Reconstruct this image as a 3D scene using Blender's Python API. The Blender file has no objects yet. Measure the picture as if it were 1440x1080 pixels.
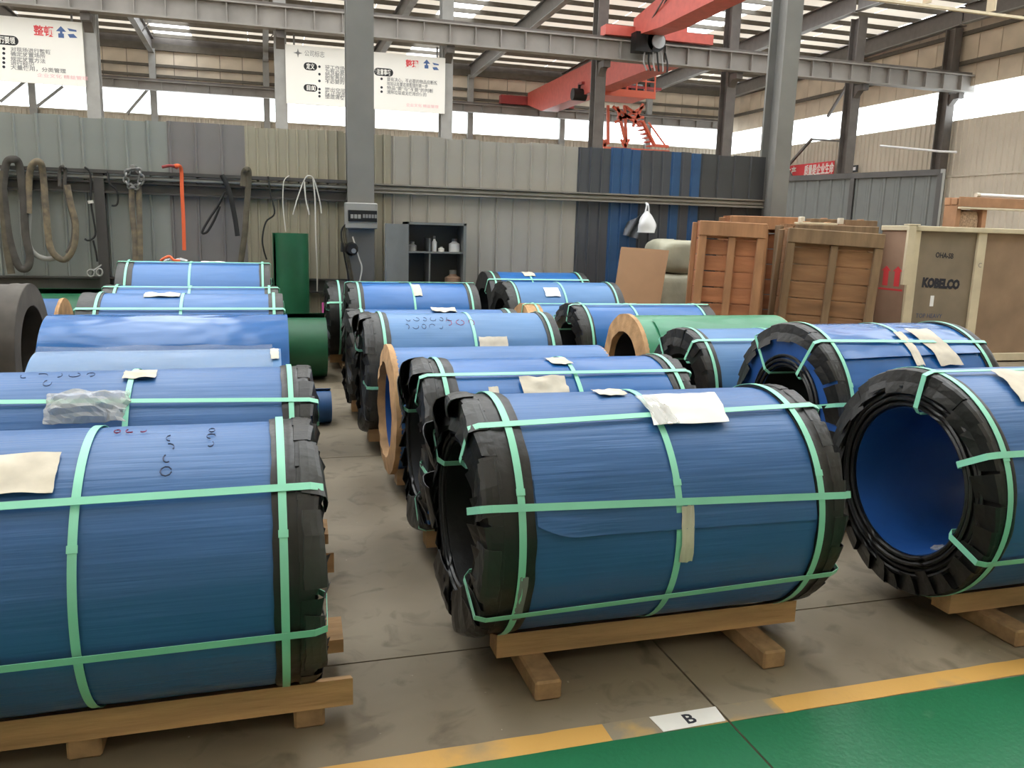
import bpy, bmesh, math, random
from mathutils import Vector, Matrix, noise
random.seed(7)
PI = math.pi
sc = bpy.context.scene
COL = sc.collection

# ------------------------------------------------------------------ camera
FPX, H = 1160.0, 1.65
def _ray(x, y):
    return Vector(((x-720)/FPX, -(y-540)/FPX, -1.0)).normalized()
_up = -_ray(545, 6800)
_v = _ray(373, 319)
_y = (_v - _up*_v.dot(_up)).normalized()
_x = _y.cross(_up)
ROT = Matrix((_x, _y, _up))                      # camera space -> world
cam_d = bpy.data.cameras.new('camera'); cam = bpy.data.objects.new('camera', cam_d); COL.objects.link(cam)
cam.matrix_world = Matrix.Translation((0, 0, H)) @ ROT.to_4x4()
cam_d.sensor_width = 36; cam_d.lens = 36*FPX/1440; cam_d.clip_start = .05; cam_d.clip_end = 300
sc.camera = cam
def at(x, y, Y):
    d = ROT @ _ray(x, y); return Vector((0, 0, H)) + d*(Y/d.y)
def atx(x, y, X):
    d = ROT @ _ray(x, y); return Vector((0, 0, H)) + d*(X/d.x)

# ------------------------------------------------------------------ world, exposure
W = bpy.data.worlds.new('overcast'); sc.world = W; W.use_nodes = True
bg = W.node_tree.nodes['Background']; bg.inputs[0].default_value = (.93, .97, 1, 1); bg.inputs[1].default_value = 4.2
sc.view_settings.view_transform = 'Standard'; sc.view_settings.look = 'None'
sc.view_settings.exposure = .54; sc.view_settings.gamma = 1; sc.view_settings.use_curve_mapping = False
try:
    sc.cycles.use_denoising = True; sc.cycles.max_bounces = 8; sc.cycles.diffuse_bounces = 5; sc.cycles.transparent_max_bounces = 8
    sc.cycles.sample_clamp_indirect = 6
except Exception: pass

# ------------------------------------------------------------------ materials
MATS = {}
def mat(name, col, rough=.6, metal=0., var=.0, vscale=4., bump=0., bscale=30., stretch=(1, 1, 1), spec=.5, col2=None, thr=None, coat=0.):
    if name in MATS: return MATS[name]
    m = bpy.data.materials.new(name); m.use_nodes = True; nt = m.node_tree; b = nt.nodes['Principled BSDF']
    b.inputs['Base Color'].default_value = (*col, 1); b.inputs['Roughness'].default_value = rough; b.inputs['Metallic'].default_value = metal
    b.inputs['Specular IOR Level'].default_value = spec
    if coat: b.inputs['Coat Weight'].default_value = coat; b.inputs['Coat Roughness'].default_value = .15
    if var or bump or col2:
        tc = nt.nodes.new('ShaderNodeTexCoord'); mp = nt.nodes.new('ShaderNodeMapping'); mp.inputs['Scale'].default_value = stretch
        nt.links.new(tc.outputs['Object'], mp.inputs[0])
        if var or col2:
            n = nt.nodes.new('ShaderNodeTexNoise'); n.inputs['Scale'].default_value = vscale; n.inputs['Detail'].default_value = 6
            nt.links.new(mp.outputs[0], n.inputs[0])
            r = nt.nodes.new('ShaderNodeValToRGB')
            c2 = col2 or tuple(min(1, c*(1+var)) for c in col); c1 = col if col2 else tuple(c*(1-var) for c in col)
            t = thr or (.3, .7)
            r.color_ramp.elements[0].position = t[0]; r.color_ramp.elements[1].position = t[1]
            r.color_ramp.elements[0].color = (*c1, 1); r.color_ramp.elements[1].color = (*c2, 1)
            nt.links.new(n.outputs[0], r.inputs[0]); nt.links.new(r.outputs[0], b.inputs['Base Color'])
        if bump:
            n2 = nt.nodes.new('ShaderNodeTexNoise'); n2.inputs['Scale'].default_value = bscale; n2.inputs['Detail'].default_value = 3
            nt.links.new(mp.outputs[0], n2.inputs[0])
            bp = nt.nodes.new('ShaderNodeBump'); bp.inputs['Strength'].default_value = bump; bp.inputs['Distance'].default_value = .02
            nt.links.new(n2.outputs[0], bp.inputs['Height']); nt.links.new(bp.outputs[0], b.inputs['Normal'])
    MATS[name] = m; return m

def wrap_mat(name, col, rough, fine=.25, big=.35):
    """plastic film wound on a coil: fine ridges along the axis that come and go, soft dents"""
    m = bpy.data.materials.new(name); m.use_nodes = True; nt = m.node_tree; b = nt.nodes['Principled BSDF']
    b.inputs['Roughness'].default_value = rough; b.inputs['Specular IOR Level'].default_value = .5
    tc = nt.nodes.new('ShaderNodeTexCoord')
    def noise_n(scale, s3, det=3):
        mp = nt.nodes.new('ShaderNodeMapping'); mp.inputs['Scale'].default_value = s3; nt.links.new(tc.outputs['Object'], mp.inputs[0])
        n = nt.nodes.new('ShaderNodeTexNoise'); n.inputs['Scale'].default_value = scale; n.inputs['Detail'].default_value = det
        nt.links.new(mp.outputs[0], n.inputs[0]); return n
    nf = noise_n(60, (.035, 1, 1), 2); ng = noise_n(2.2, (1, 1, 1), 2); nb = noise_n(3.0, (.5, 1.3, 1.3), 2); nc = noise_n(1.6, (.6, 1, 1), 4)
    mul = nt.nodes.new('ShaderNodeMath'); mul.operation = 'MULTIPLY'; nt.links.new(nf.outputs[0], mul.inputs[0]); nt.links.new(ng.outputs[0], mul.inputs[1])
    b1 = nt.nodes.new('ShaderNodeBump'); b1.inputs['Strength'].default_value = fine; b1.inputs['Distance'].default_value = .012; nt.links.new(mul.outputs[0], b1.inputs['Height'])
    b2 = nt.nodes.new('ShaderNodeBump'); b2.inputs['Strength'].default_value = big; b2.inputs['Distance'].default_value = .05
    nt.links.new(nb.outputs[0], b2.inputs['Height']); nt.links.new(b1.outputs[0], b2.inputs['Normal']); nt.links.new(b2.outputs[0], b.inputs['Normal'])
    r = nt.nodes.new('ShaderNodeValToRGB'); r.color_ramp.elements[0].position = .3; r.color_ramp.elements[1].position = .75
    r.color_ramp.elements[0].color = (*[c*.88 for c in col], 1); r.color_ramp.elements[1].color = (*[min(1, c*1.1+.006) for c in col], 1)
    nt.links.new(nc.outputs[0], r.inputs[0]); nt.links.new(r.outputs[0], b.inputs['Base Color'])
    MATS[name] = m; return m

wrap_mat('blue_film', (.035, .125, .33), .42, .45, .30)
wrap_mat('blue_film_soft', (.040, .145, .38), .40, .25, .5)
wrap_mat('blue_film_vivid', (.006, .115, .38), .33, .15, .35)
wrap_mat('blue_film_gloss', (.014, .115, .36), .20, .10, 1.0)
wrap_mat('blue_film_pale', (.075, .20, .42), .42, .2, .4)
wrap_mat('green_film', (.035, .23, .115), .30, .1, .5)
mat('black_film', (.011, .0105, .0105), .40, bump=.25, bscale=14, var=.25, vscale=8)
mat('grey_black_film', (.028, .028, .027), .46, bump=.3, bscale=12, var=.3, vscale=7)
mat('strap', (.27, .68, .50), .38, var=.06)
mat('steel_dark', (.05, .052, .06), .45, .6, var=.3)
mat('bore_blue', (.015, .075, .28), .4, var=.25, vscale=3, bump=.3, bscale=5)
mat('timber', (.45, .27, .13), .75, var=.35, vscale=5, bump=.3, bscale=20, stretch=(.25, 2.4, 2.4))
mat('timber_end', (.33, .205, .105), .85, var=.3, vscale=14)
mat('cardboard_ring', (.46, .27, .13), .8, var=.3, vscale=8, bump=.3)
mat('paper', (.62, .56, .46), .7, var=.16, vscale=9)
mat('paper_white', (.76, .74, .70), .55, var=.07, vscale=6)
mat('ink', (.02, .02, .03), .8)
mat('ink_soft', (.05, .07, .14), .8)
mat('ink_red', (.35, .05, .10), .8)
mat('grey_text', (.22, .22, .22), .8)
def concrete_mat():
    m = bpy.data.materials.new('concrete'); m.use_nodes = True; nt = m.node_tree; b = nt.nodes['Principled BSDF']; b.inputs['Roughness'].default_value = .7
    tc = nt.nodes.new('ShaderNodeTexCoord')
    def nz(sc_, det, lo, hi, c0, c1, dist=0.):
        n = nt.nodes.new('ShaderNodeTexNoise'); n.inputs['Scale'].default_value = sc_; n.inputs['Detail'].default_value = det; n.inputs['Distortion'].default_value = dist
        nt.links.new(tc.outputs['Object'], n.inputs[0]); r = nt.nodes.new('ShaderNodeValToRGB'); e = r.color_ramp.elements
        e[0].position, e[1].position = lo, hi; e[0].color = (*c0, 1); e[1].color = (*c1, 1); nt.links.new(n.outputs[0], r.inputs[0]); return n, r
    n1, r1 = nz(.9, 8, .28, .72, (.150, .118, .078), (.290, .242, .172), .4)
    n2, r2 = nz(6, 6, .30, .46, (.55, .53, .50), (1, 1, 1), .8)      # dirt patches
    n3, r3 = nz(38, 3, .74, .80, (0, 0, 0), (.32, .30, .27))         # pale chips
    mu = nt.nodes.new('ShaderNodeMix'); mu.data_type = 'RGBA'; mu.blend_type = 'MULTIPLY'; mu.inputs[0].default_value = .8
    nt.links.new(r1.outputs[0], mu.inputs[6]); nt.links.new(r2.outputs[0], mu.inputs[7])
    ad = nt.nodes.new('ShaderNodeMix'); ad.data_type = 'RGBA'; ad.blend_type = 'ADD'; ad.inputs[0].default_value = 1
    nt.links.new(mu.outputs[2], ad.inputs[6]); nt.links.new(r3.outputs[0], ad.inputs[7]); nt.links.new(ad.outputs[2], b.inputs['Base Color'])
    bp = nt.nodes.new('ShaderNodeBump'); bp.inputs['Strength'].default_value = .2; bp.inputs['Distance'].default_value = .01
    nt.links.new(n2.outputs[0], bp.inputs['Height']); nt.links.new(bp.outputs[0], b.inputs['Normal']); MATS['concrete'] = m
concrete_mat()
mat('joint', (.03, .028, .025), .95)
mat('steel_grey', (.17, .17, .165), .5, .2, var=.18, vscale=2)
mat('steel_grey_light', (.30, .295, .28), .5, .1, var=.12, vscale=2)
mat('steel_brown', (.12, .105, .095), .55, .2, var=.2, vscale=2)
mat('purlin', (.10, .085, .065), .6, var=.15)
def roof_mat():
    """thin pale sheeting that lets a little daylight through"""
    m = bpy.data.materials.new('roof_sheet'); m.use_nodes = True; nt = m.node_tree; nt.nodes.clear()
    o = nt.nodes.new('ShaderNodeOutputMaterial'); mx = nt.nodes.new('ShaderNodeMixShader'); t = nt.nodes.new('ShaderNodeBsdfTranslucent'); g = nt.nodes.new('ShaderNodeBsdfDiffuse')
    t.inputs[0].default_value = (.95, .84, .70, 1); g.inputs[0].default_value = (.72, .65, .54, 1); mx.inputs[0].default_value = .86
    nt.links.new(t.outputs[0], mx.inputs[1]); nt.links.new(g.outputs[0], mx.inputs[2]); nt.links.new(mx.outputs[0], o.inputs[0]); MATS['roof_sheet'] = m
roof_mat()
mat('cladding', (.60, .51, .40), .65, var=.14, vscale=.8)
mat('cladding_low', (.56, .50, .41), .6, var=.08, vscale=.6)
mat('panel_grey', (.27, .285, .27), .45, .15, var=.08, vscale=2)
mat('panel_mauve', (.215, .20, .20), .45, .15, var=.08, vscale=2)
mat('panel_cream', (.36, .325, .245), .5, .0, var=.08, vscale=2)
mat('panel_white', (.36, .335, .295), .45, .1, var=.07, vscale=2)
mat('panel_dark', (.085, .09, .105), .4, .3, var=.15, vscale=2)
mat('panel_blue', (.035, .095, .22), .4, .2, var=.25, vscale=2)
mat('panel_char', (.07, .072, .078), .45, .3, var=.15, vscale=2)
mat('rail_grey', (.27, .25, .22), .45, .3, var=.15)
mat('rail_dark', (.075, .07, .068), .5, .3, var=.15)
mat('crane_red', (.52, .10, .075), .45, var=.1)
mat('crane_red_dark', (.30, .04, .04), .5, var=.1)
mat('platform_red', (.68, .14, .075), .5)
mat('machine_black', (.012, .012, .013), .4, .3)
mat('sign_white', (.80, .78, .73), .5)
mat('sign_blue', (.06, .12, .30), .5)
mat('sign_red', (.70, .06, .07), .5)
mat('sign_pink', (.80, .42, .45), .5)
mat('banner_red', (.68, .05, .06), .7)
mat('crate_red', (.36, .145, .065), .75, var=.25, vscale=3, bump=.3, bscale=14, stretch=(.4, 2, 2.2))
mat('crate_brown', (.25, .13, .062), .78, var=.3, vscale=3, bump=.3, bscale=14, stretch=(.4, 2, 2.2))
mat('crate_frame', (.37, .185, .09), .75, var=.25, vscale=4, bump=.25, bscale=14, stretch=(2, 2, .4))
mat('crate_frame_grey', (.21, .135, .075), .8, var=.3, vscale=4, bump=.25, bscale=14, stretch=(2, 2, .4))
mat('plywood', (.27, .18, .115), .75, var=.16, vscale=2.5)
mat('plywood_pink', (.33, .21, .145), .75, var=.12, vscale=2.5)
mat('plywood_grey', (.22, .175, .125), .75, var=.14, vscale=2.5)
mat('batten', (.60, .52, .37), .7, var=.1, vscale=4)
mat('cardboard', (.30, .17, .09), .8, var=.06)
mat('tarp', (.40, .385, .29), .55, var=.12, bump=.5, bscale=6)
mat('bag_white', (.80, .80, .82), .35, var=.05)
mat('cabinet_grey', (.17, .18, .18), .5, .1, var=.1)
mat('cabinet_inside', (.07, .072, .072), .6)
mat('sling_grey', (.07, .063, .056), .85, var=.3, vscale=9)
mat('sling_tan', (.24, .19, .12), .85, col2=(.10, .085, .07), vscale=14)
mat('sling_olive', (.10, .085, .06), .85, var=.3, vscale=9)
mat('orange', (.80, .13, .04), .6)
mat('rope_black', (.012, .012, .012), .7)
mat('cord_white', (.66, .63, .58), .6)
mat('chain', (.30, .30, .30), .4, .7)
mat('pink', (.75, .10, .42), .6)
mat('wood_chip', (.40, .27, .17), .9, var=.4, vscale=30, bump=1, bscale=30)
mat('pallet_wood', (.36, .19, .10), .8, var=.25, vscale=3)

def glass_mat():
    m = bpy.data.materials.new('window_glass'); m.use_nodes = True; nt = m.node_tree; nt.nodes.clear()
    o = nt.nodes.new('ShaderNodeOutputMaterial'); mx = nt.nodes.new('ShaderNodeMixShader'); t = nt.nodes.new('ShaderNodeBsdfTransparent'); g = nt.nodes.new('ShaderNodeBsdfGlossy')
    t.inputs[0].default_value = (.95, .97, .97, 1); g.inputs['Roughness'].default_value = .1; mx.inputs[0].default_value = .08
    nt.links.new(t.outputs[0], mx.inputs[1]); nt.links.new(g.outputs[0], mx.inputs[2]); nt.links.new(mx.outputs[0], o.inputs[0]); MATS['glass'] = m
def translucent_mat(name, col, transp):
    m = bpy.data.materials.new(name); m.use_nodes = True; nt = m.node_tree; nt.nodes.clear()
    o = nt.nodes.new('ShaderNodeOutputMaterial'); mx = nt.nodes.new('ShaderNodeMixShader'); t = nt.nodes.new('ShaderNodeBsdfTransparent'); g = nt.nodes.new('ShaderNodeBsdfTranslucent')
    g.inputs[0].default_value = (*col, 1); mx.inputs[0].default_value = 1-transp
    nt.links.new(t.outputs[0], mx.inputs[1]); nt.links.new(g.outputs[0], mx.inputs[2]); nt.links.new(mx.outputs[0], o.inputs[0]); MATS[name] = m
glass_mat(); translucent_mat('fibreglass', (.95, .95, .92), .65)
def film_mat():
    m = bpy.data.materials.new('clear_film'); m.use_nodes = True; nt = m.node_tree; nt.nodes.clear()
    o = nt.nodes.new('ShaderNodeOutputMaterial'); mx = nt.nodes.new('ShaderNodeMixShader'); t = nt.nodes.new('ShaderNodeBsdfTransparent'); g = nt.nodes.new('ShaderNodeBsdfPrincipled')
    g.inputs['Base Color'].default_value = (.62, .62, .60, 1); g.inputs['Roughness'].default_value = .2; mx.inputs[0].default_value = .38
    nt.links.new(t.outputs[0], mx.inputs[1]); nt.links.new(g.outputs[0], mx.inputs[2]); nt.links.new(mx.outputs[0], o.inputs[0]); MATS['clear_film'] = m
film_mat()
tf = MATS['clear_film'].copy(); tf.name = 'thin_film'; [setattr(n.inputs[0], 'default_value', .07) for n in tf.node_tree.nodes if n.type == 'MIX_SHADER']; MATS['thin_film'] = tf

def painted_floor(name, col, worn, thr, vs, rough):
    """floor paint with scuffs through which the concrete shows"""
    m = mat(name, worn, rough, col2=col, vscale=vs, thr=thr, bump=.08, bscale=50); return m
painted_floor('green_paint', (.012, .135, .055), (.10, .22, .13), (.27, .36), 2.2, .38)
painted_floor('yellow_paint', (.60, .34, .085), (.34, .25, .13), (.30, .44), 2.6, .6)
painted_floor('yellow_worn', (.55, .33, .08), (.26, .215, .15), (.46, .66), 5, .7)

# ------------------------------------------------------------------ mesh helpers
class MB:
    def __init__(s): s.v = []; s.f = []
    def add(s, vs, fs):
        n = len(s.v); s.v += [tuple(v) for v in vs]; s.f += [tuple(i+n for i in f) for f in fs]; return s
    def box(s, x0, x1, y0, y1, z0, z1):
        return s.add([(x0,y0,z0),(x1,y0,z0),(x1,y1,z0),(x0,y1,z0),(x0,y0,z1),(x1,y0,z1),(x1,y1,z1),(x0,y1,z1)],
                     [(0,3,2,1),(4,5,6,7),(0,1,5,4),(1,2,6,5),(2,3,7,6),(3,0,4,7)])
    def prism(s, prof, a0, a1, axis='x'):
        """closed profile [(u,v)] swept along an axis; x: (a,u,v), y: (u,a,v), z: (u,v,a)"""
        n = len(prof); mk = {'x': lambda a,u,v: (a,u,v), 'y': lambda a,u,v: (u,a,v), 'z': lambda a,u,v: (u,v,a)}[axis]
        vs = [mk(a0,u,v) for u,v in prof] + [mk(a1,u,v) for u,v in prof]
        fs = [tuple(range(n)), tuple(range(2*n-1, n-1, -1))] + [(i, i+n, (i+1)%n+n, (i+1)%n) for i in range(n)]
        return s.add(vs, fs)
    def beam(s, p, q, w, h, upv=(0,0,1)):
        p, q = Vector(p), Vector(q); d = (q-p).normalized(); sd = d.cross(Vector(upv)).normalized(); u = sd.cross(d)
        c = [(-w/2,-h/2),(w/2,-h/2),(w/2,h/2),(-w/2,h/2)]
        vs = [p+sd*a+u*b for a,b in c]+[q+sd*a+u*b for a,b in c]
        return s.add(vs, [(0,1,2,3),(7,6,5,4),(0,4,5,1),(1,5,6,2),(2,6,7,3),(3,7,4,0)])
    def tube(s, pts, r, n=6, flat=1., closed=False):
        pts = [Vector(p) for p in pts]; N = len(pts); vs = []; pu = None
        for i, p in enumerate(pts):
            a = pts[(i-1) % N] if (closed or i) else p; b = pts[(i+1) % N] if (closed or i < N-1) else p
            d = (b-a).normalized(); ref = Vector((0,1,0)) if abs(d.y) < .9 else Vector((1,0,0))
            sd = d.cross(ref).normalized(); u = sd.cross(d)
            rr = r[i] if isinstance(r, (list, tuple)) else r
            for k in range(n):
                t = 2*PI*k/n; vs.append(p + sd*math.cos(t)*rr + u*math.sin(t)*rr*flat)
        fs = []
        for i in range(N if closed else N-1):
            j = (i+1) % N
            for k in range(n): fs.append((i*n+k, i*n+(k+1)%n, j*n+(k+1)%n, j*n+k))
        if not closed: fs += [tuple(range(n-1,-1,-1)), tuple(range((N-1)*n, N*n))]
        return s.add(vs, fs)
    def grid(s, fn, nu, nv, cu=False, thick=None):
        """fn(i/nu, j/nv) -> point; thick: fn2 for a back layer"""
        def layer(g):
            return [g(i/nu, j/nv) for i in range(nu if cu else nu+1) for j in range(nv+1)]
        M = nv+1; NU = nu if cu else nu+1
        vs = layer(fn); fs = [(i*M+j, ((i+1)%NU)*M+j, ((i+1)%NU)*M+j+1, i*M+j+1) for i in range(nu) for j in range(nv)]
        if thick:
            o = len(vs); vs += layer(thick); fs += [tuple(o+k for k in reversed(f)) for f in fs]
            for i in range(nu):
                a, b = i*M, ((i+1)%NU)*M; fs.append((a, o+a, o+b, b)); a += nv; b += nv; fs.append((b, o+b, o+a, a))
            if not cu:
                for j in range(nv):
                    fs.append((j+1, o+j+1, o+j, j)); a = nu*M+j; fs.append((a, o+a, o+a+1, a+1))
        return s.add(vs, fs)
    def mesh(s, name, m, smooth=False):
        me = bpy.data.meshes.new(name); me.from_pydata(s.v, [], s.f); me.update()
        bm = bmesh.new(); bm.from_mesh(me); bmesh.ops.recalc_face_normals(bm, faces=bm.faces); bm.to_mesh(me); bm.free()
        me.materials.append(MATS[m] if isinstance(m, str) else m)
        if smooth:
            for p in me.polygons: p.use_smooth = True
            try: me.set_sharp_from_angle(angle=math.radians(50))
            except Exception: pass
        return me
    def build(s, name, m, parent=None, smooth=False, loc=None, rot=None):
        return link(name, s.mesh(name, m, smooth), parent, loc, rot)
def link(name, me, parent=None, loc=None, rot=None):
    o = bpy.data.objects.new(name, me); COL.objects.link(o)
    if parent is not None: o.parent = parent
    if loc is not None: o.location = loc
    if rot is not None: o.rotation_euler = rot
    return o
def tag(o, label=None, cat=None, group=None, kind=None):
    if label: o['label'] = label
    if cat: o['category'] = cat
    if group: o['group'] = group
    if kind: o['kind'] = kind
    return o
def empty(name, loc=(0,0,0), rz=0):
    o = bpy.data.objects.new(name, None); COL.objects.link(o); o.location = loc; o.rotation_euler = (0,0,rz); o.empty_display_size = .1; return o
def struct(name, loc=(0,0,0)): return tag(empty(name, loc), kind='structure')
def bevel_box(x0,x1,y0,y1,z0,z1,b=.006):
    bm = bmesh.new(); bmesh.ops.create_cube(bm, size=1)
    bmesh.ops.scale(bm, vec=(x1-x0,y1-y0,z1-z0), verts=bm.verts); bmesh.ops.translate(bm, vec=((x0+x1)/2,(y0+y1)/2,(z0+z1)/2), verts=bm.verts)
    bmesh.ops.bevel(bm, geom=list(bm.edges), offset=b, segments=1, affect='EDGES'); mb = MB()
    bm.verts.index_update(); mb.add([v.co[:] for v in bm.verts], [tuple(v.index for v in f.verts) for f in bm.faces]); bm.free(); return mb
def bbox_o(name, m, parent, x0,x1,y0,y1,z0,z1, b=.006, loc=None, rot=None): return bevel_box(x0,x1,y0,y1,z0,z1,b).build(name, m, parent, loc=loc, rot=rot)
def box_o(name, m, parent, x0,x1,y0,y1,z0,z1): return MB().box(x0,x1,y0,y1,z0,z1).build(name, m, parent)
def smooth_path(pts, n=6):
    """Catmull-Rom through points"""
    P = [Vector(p) for p in pts]; out = []
    for i in range(len(P)-1):
        a = P[max(0,i-1)]; b = P[i]; c = P[i+1]; d = P[min(len(P)-1,i+2)]
        for k in range(n):
            t = k/n; out.append(.5*((2*b)+(c-a)*t+(2*a-5*b+4*c-d)*t*t+(3*b-a-3*c+d)*t**3))
    out.append(P[-1]); return out
_TXT = {}
def text_mesh(body, size, m, bold=0.):
    cu = bpy.data.curves.new('lettering', 'FONT'); cu.body = body; cu.size = size; cu.align_x = 'LEFT'; cu.offset = bold; cu.extrude = size*.01; cu.resolution_u = 2
    ob = bpy.data.objects.new('lettering', cu); COL.objects.link(ob)
    dg = bpy.context.evaluated_depsgraph_get(); me = bpy.data.meshes.new_from_object(ob.evaluated_get(dg))
    bpy.data.objects.remove(ob); bpy.data.curves.remove(cu); me.materials.clear(); me.materials.append(MATS[m]); return me
def lettering(body, size, m, parent, loc, rot=(PI/2,0,0), bold=0., name='lettering', width=None):
    me = text_mesh(body, size, m, bold); o = link(name, me, parent, loc, rot)
    if width and len(me.vertices):
        w = max(v.co.x for v in me.vertices)-min(v.co.x for v in me.vertices)
        if w > 0: o.scale = (width/w, 1, 1)
    return o

# ------------------------------------------------------------------ floor
YL0, YL1 = 2.262, 2.358            # the yellow line
fl = struct('floor')
xs = [-18, -7.5, -4.5, -1.5, 1.497, 4.5, 7.5, 10.5, 13.5, 30.2]; ys = [-9, 2.262, 2.965, 5.9, 8.9, 11.9, 31.5, 51.6]
box_o('floor_bed', 'joint', fl, -18, 30.2, -9, 51.6, -.2, -.012)
g = .0045
for i in range(len(xs)-1):
    for j in range(len(ys)-1):
        box_o('slab', 'concrete', fl, xs[i]+g, xs[i+1]-g, ys[j]+(0 if j == 1 else g), ys[j+1]-(0 if j == 0 else g), -.2, 0)
for i in range(len(xs)-1):
    box_o('green_coating', 'green_paint', fl, xs[i]+g, xs[i+1]-g, -9, YL0, 0, .002)
for x0, x1, m in ((-8, -1.5, 'yellow_paint'), (-1.495, 1.06, 'yellow_paint'), (1.06, 1.33, 'yellow_worn'), (1.33, 1.493, 'yellow_worn'), (1.502, 1.72, 'yellow_worn'), (1.72, 4.495, 'yellow_paint'), (4.505, 12, 'yellow_paint')):
    def ln(u, v, x0=x0, x1=x1, z=.0025):
        x = x0+(x1-x0)*u; e = .004*noise.noise(Vector((x*9, v*7, 0)))
        return (x, YL0+(YL1-YL0)*v+e+.012*(x-1)/3, z)
    MB().grid(ln, max(2, int((x1-x0)*14)), 1, thick=lambda u, v: (*ln(u, v)[:2], .0005)).build('line_marking', m, fl)

# ------------------------------------------------------------------ coils
def P(x, rho, th, Z0): return (x, -rho*math.sin(th), Z0+rho*math.cos(th))
def axial_path(x1, x2, r, rb, t1, t2, th_off=.007, eL=.014, eR=.014):
    """strap round a coil through its bore: list of (x, rho, theta)"""
    n = 14; pts = []; ro = r+th_off
    lo = [(x1+(x2-x1)*i/n, ro, t1+(t2-t1)*i/n) for i in range(n+1)]
    pts += lo + [(x2+eR, ro-.014, t2)] + [(x2+eR+.008, rb+.02, t2), (x2+eR*.6, rb-.006, t2)]
    pts += [(x1-eL*.6, rb-.006, t1), (x1-eL-.008, rb+.02, t1), (x1-eL, ro-.014, t1)]
    return pts
def strap_loop(pts, w, Z0, th=.0022):
    mb = MB(); N = len(pts); vs = []
    for i, (x, rho, t) in enumerate(pts):
        a = pts[(i-1) % N]; b = pts[(i+1) % N]; dx, dr = b[0]-a[0], b[1]-a[1]; L = math.hypot(dx, dr) or 1; nx, nr = -dr/L, dx/L
        c = Vector(P(x, rho, t, Z0)); tg = Vector((0, -math.cos(t), -math.sin(t))); rd = Vector((0, -math.sin(t), math.cos(t))); nn = Vector((nx, 0, 0))+rd*nr
        for s in (-1, 1):
            for q in (0, 1): vs.append(c+tg*(s*w/2)+nn*(q*th))
    fs = []
    for i in range(N):
        j = (i+1) % N; A = i*4; B = j*4
        fs += [(A, B, B+2, A+2), (A+1, A+3, B+3, B+1), (A, A+1, B+1, B), (A+2, B+2, B+3, A+3)]
    return mb.add(vs, fs)
_flaps = {}
def flap_mesh(r, rin, side, m, k):
    key = (round(r,3), round(rin,3), side, m, k)
    if key in _flaps: return _flaps[key]
    rnd = random.Random(k*31+int(r*1000)); w = math.radians(7.0); tp = rnd.uniform(.0, .012); dl = rnd.uniform(.004, .016)
    prof = [(.045, r+.007), (.004, r+.0085), (-.007, r+.002), (-.012, r-(r-rin)*.5), (-.012-dl, rin)]
    def f(u, v, e=0.):
        i = v*(len(prof)-1); a = prof[int(round(i))]; t = -w+2*w*u*(1-.10*v); lift = (.008+(tp+.010)*v)*(1-u) if v > .2 else .004*(1-u)
        rr = a[1]+(0 if v > .2 else e)
        return (a[0]-lift-e, -rr*math.sin(t), rr*math.cos(t))
    me = MB().grid(lambda u, v: f(u, v), 2, len(prof)-1, thick=lambda u, v: f(u, v, .0025)).mesh('end_flap', m)
    _flaps[key] = me; return me
def patch(Z0, r, x0, x1, t0, t1, lift=.011, wav=.003, seed=0, nu=10, nv=6, skew=0., curl=0.):
    """sheet lying on the coil between x0..x1 and theta t0..t1 (degrees)"""
    a0, a1 = math.radians(t0), math.radians(t1)
    def f(u, v, e=0.):
        x = x0+(x1-x0)*u+skew*v; t = a0+(a1-a0)*v
        t += .012*noise.noise(Vector((u*4+seed, v*2, 1.7)))*(1 if v in (0, 1) else 0); x += .006*noise.noise(Vector((seed, v*5, u*3)))
        rho = r+lift+wav*noise.noise(Vector((u*3.5+seed, v*3.5, seed)))*2+curl*max(0, v-.6)**2*4+e
        return P(x, rho, t, Z0)
    return MB().grid(lambda u, v: f(u, v), nu, nv, thick=lambda u, v: f(u, v, -.0012))
class Strokes:
    def __init__(s, l): s.l = l
    def build(s, *a):
        for m_ in s.l: m_.build(*a)
def squiggle(Z0, r, x0, t0, size, seed, n=3, vertical=False):
    """a few felt-pen strokes on the film"""
    rnd = random.Random(seed); S_ = []
    for k in range(n):
        bx, bt = (x0, t0+k*size*1.5/r) if vertical else (x0+k*size*1.25, t0)
        pts = []
        a = rnd.uniform(0, 6.28); arc = rnd.choice((3.2, 4.6, 5.8, 2.4))
        for i in range(9):
            q = a+arc*i/8; ex = .45*size*math.cos(q)*(1 if k % 2 else .7); ey = .5*size*math.sin(q)
            pts.append(P(bx+ex, r+.0035, bt+ey/r, Z0))
        S_.append(MB().tube(pts, .0022, 4, .35))
    return Strokes(S_)
def loose_flap(c, xe, r, Z0, th, w, ln, flare, m='black_film', seed=0):
    """large torn flap of the end cap standing off the coil end"""
    t0 = math.radians(th); hw = math.radians(w)/2
    def f(u, v, e=0.):
        t = t0-hw+2*hw*u+.10*v*math.sin(seed); rho = r+.012-ln*v*v*.9-(.0 if v > 0 else 0)
        x = xe+.03-.05*min(1, v*3)-flare*.7*math.sin(v*2.2)*(.35+.65*u)-e
        return P(x+.006*noise.noise(Vector((u*4, v*4, seed))), rho+e+.004*noise.noise(Vector((u*3+seed, v*3, 2))), t, Z0)
    MB().grid(lambda u, v: f(u, v), 6, 8, thick=lambda u, v: f(u, v, .003)).build('loose_flap', m, c)
SHORT = {}
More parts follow.
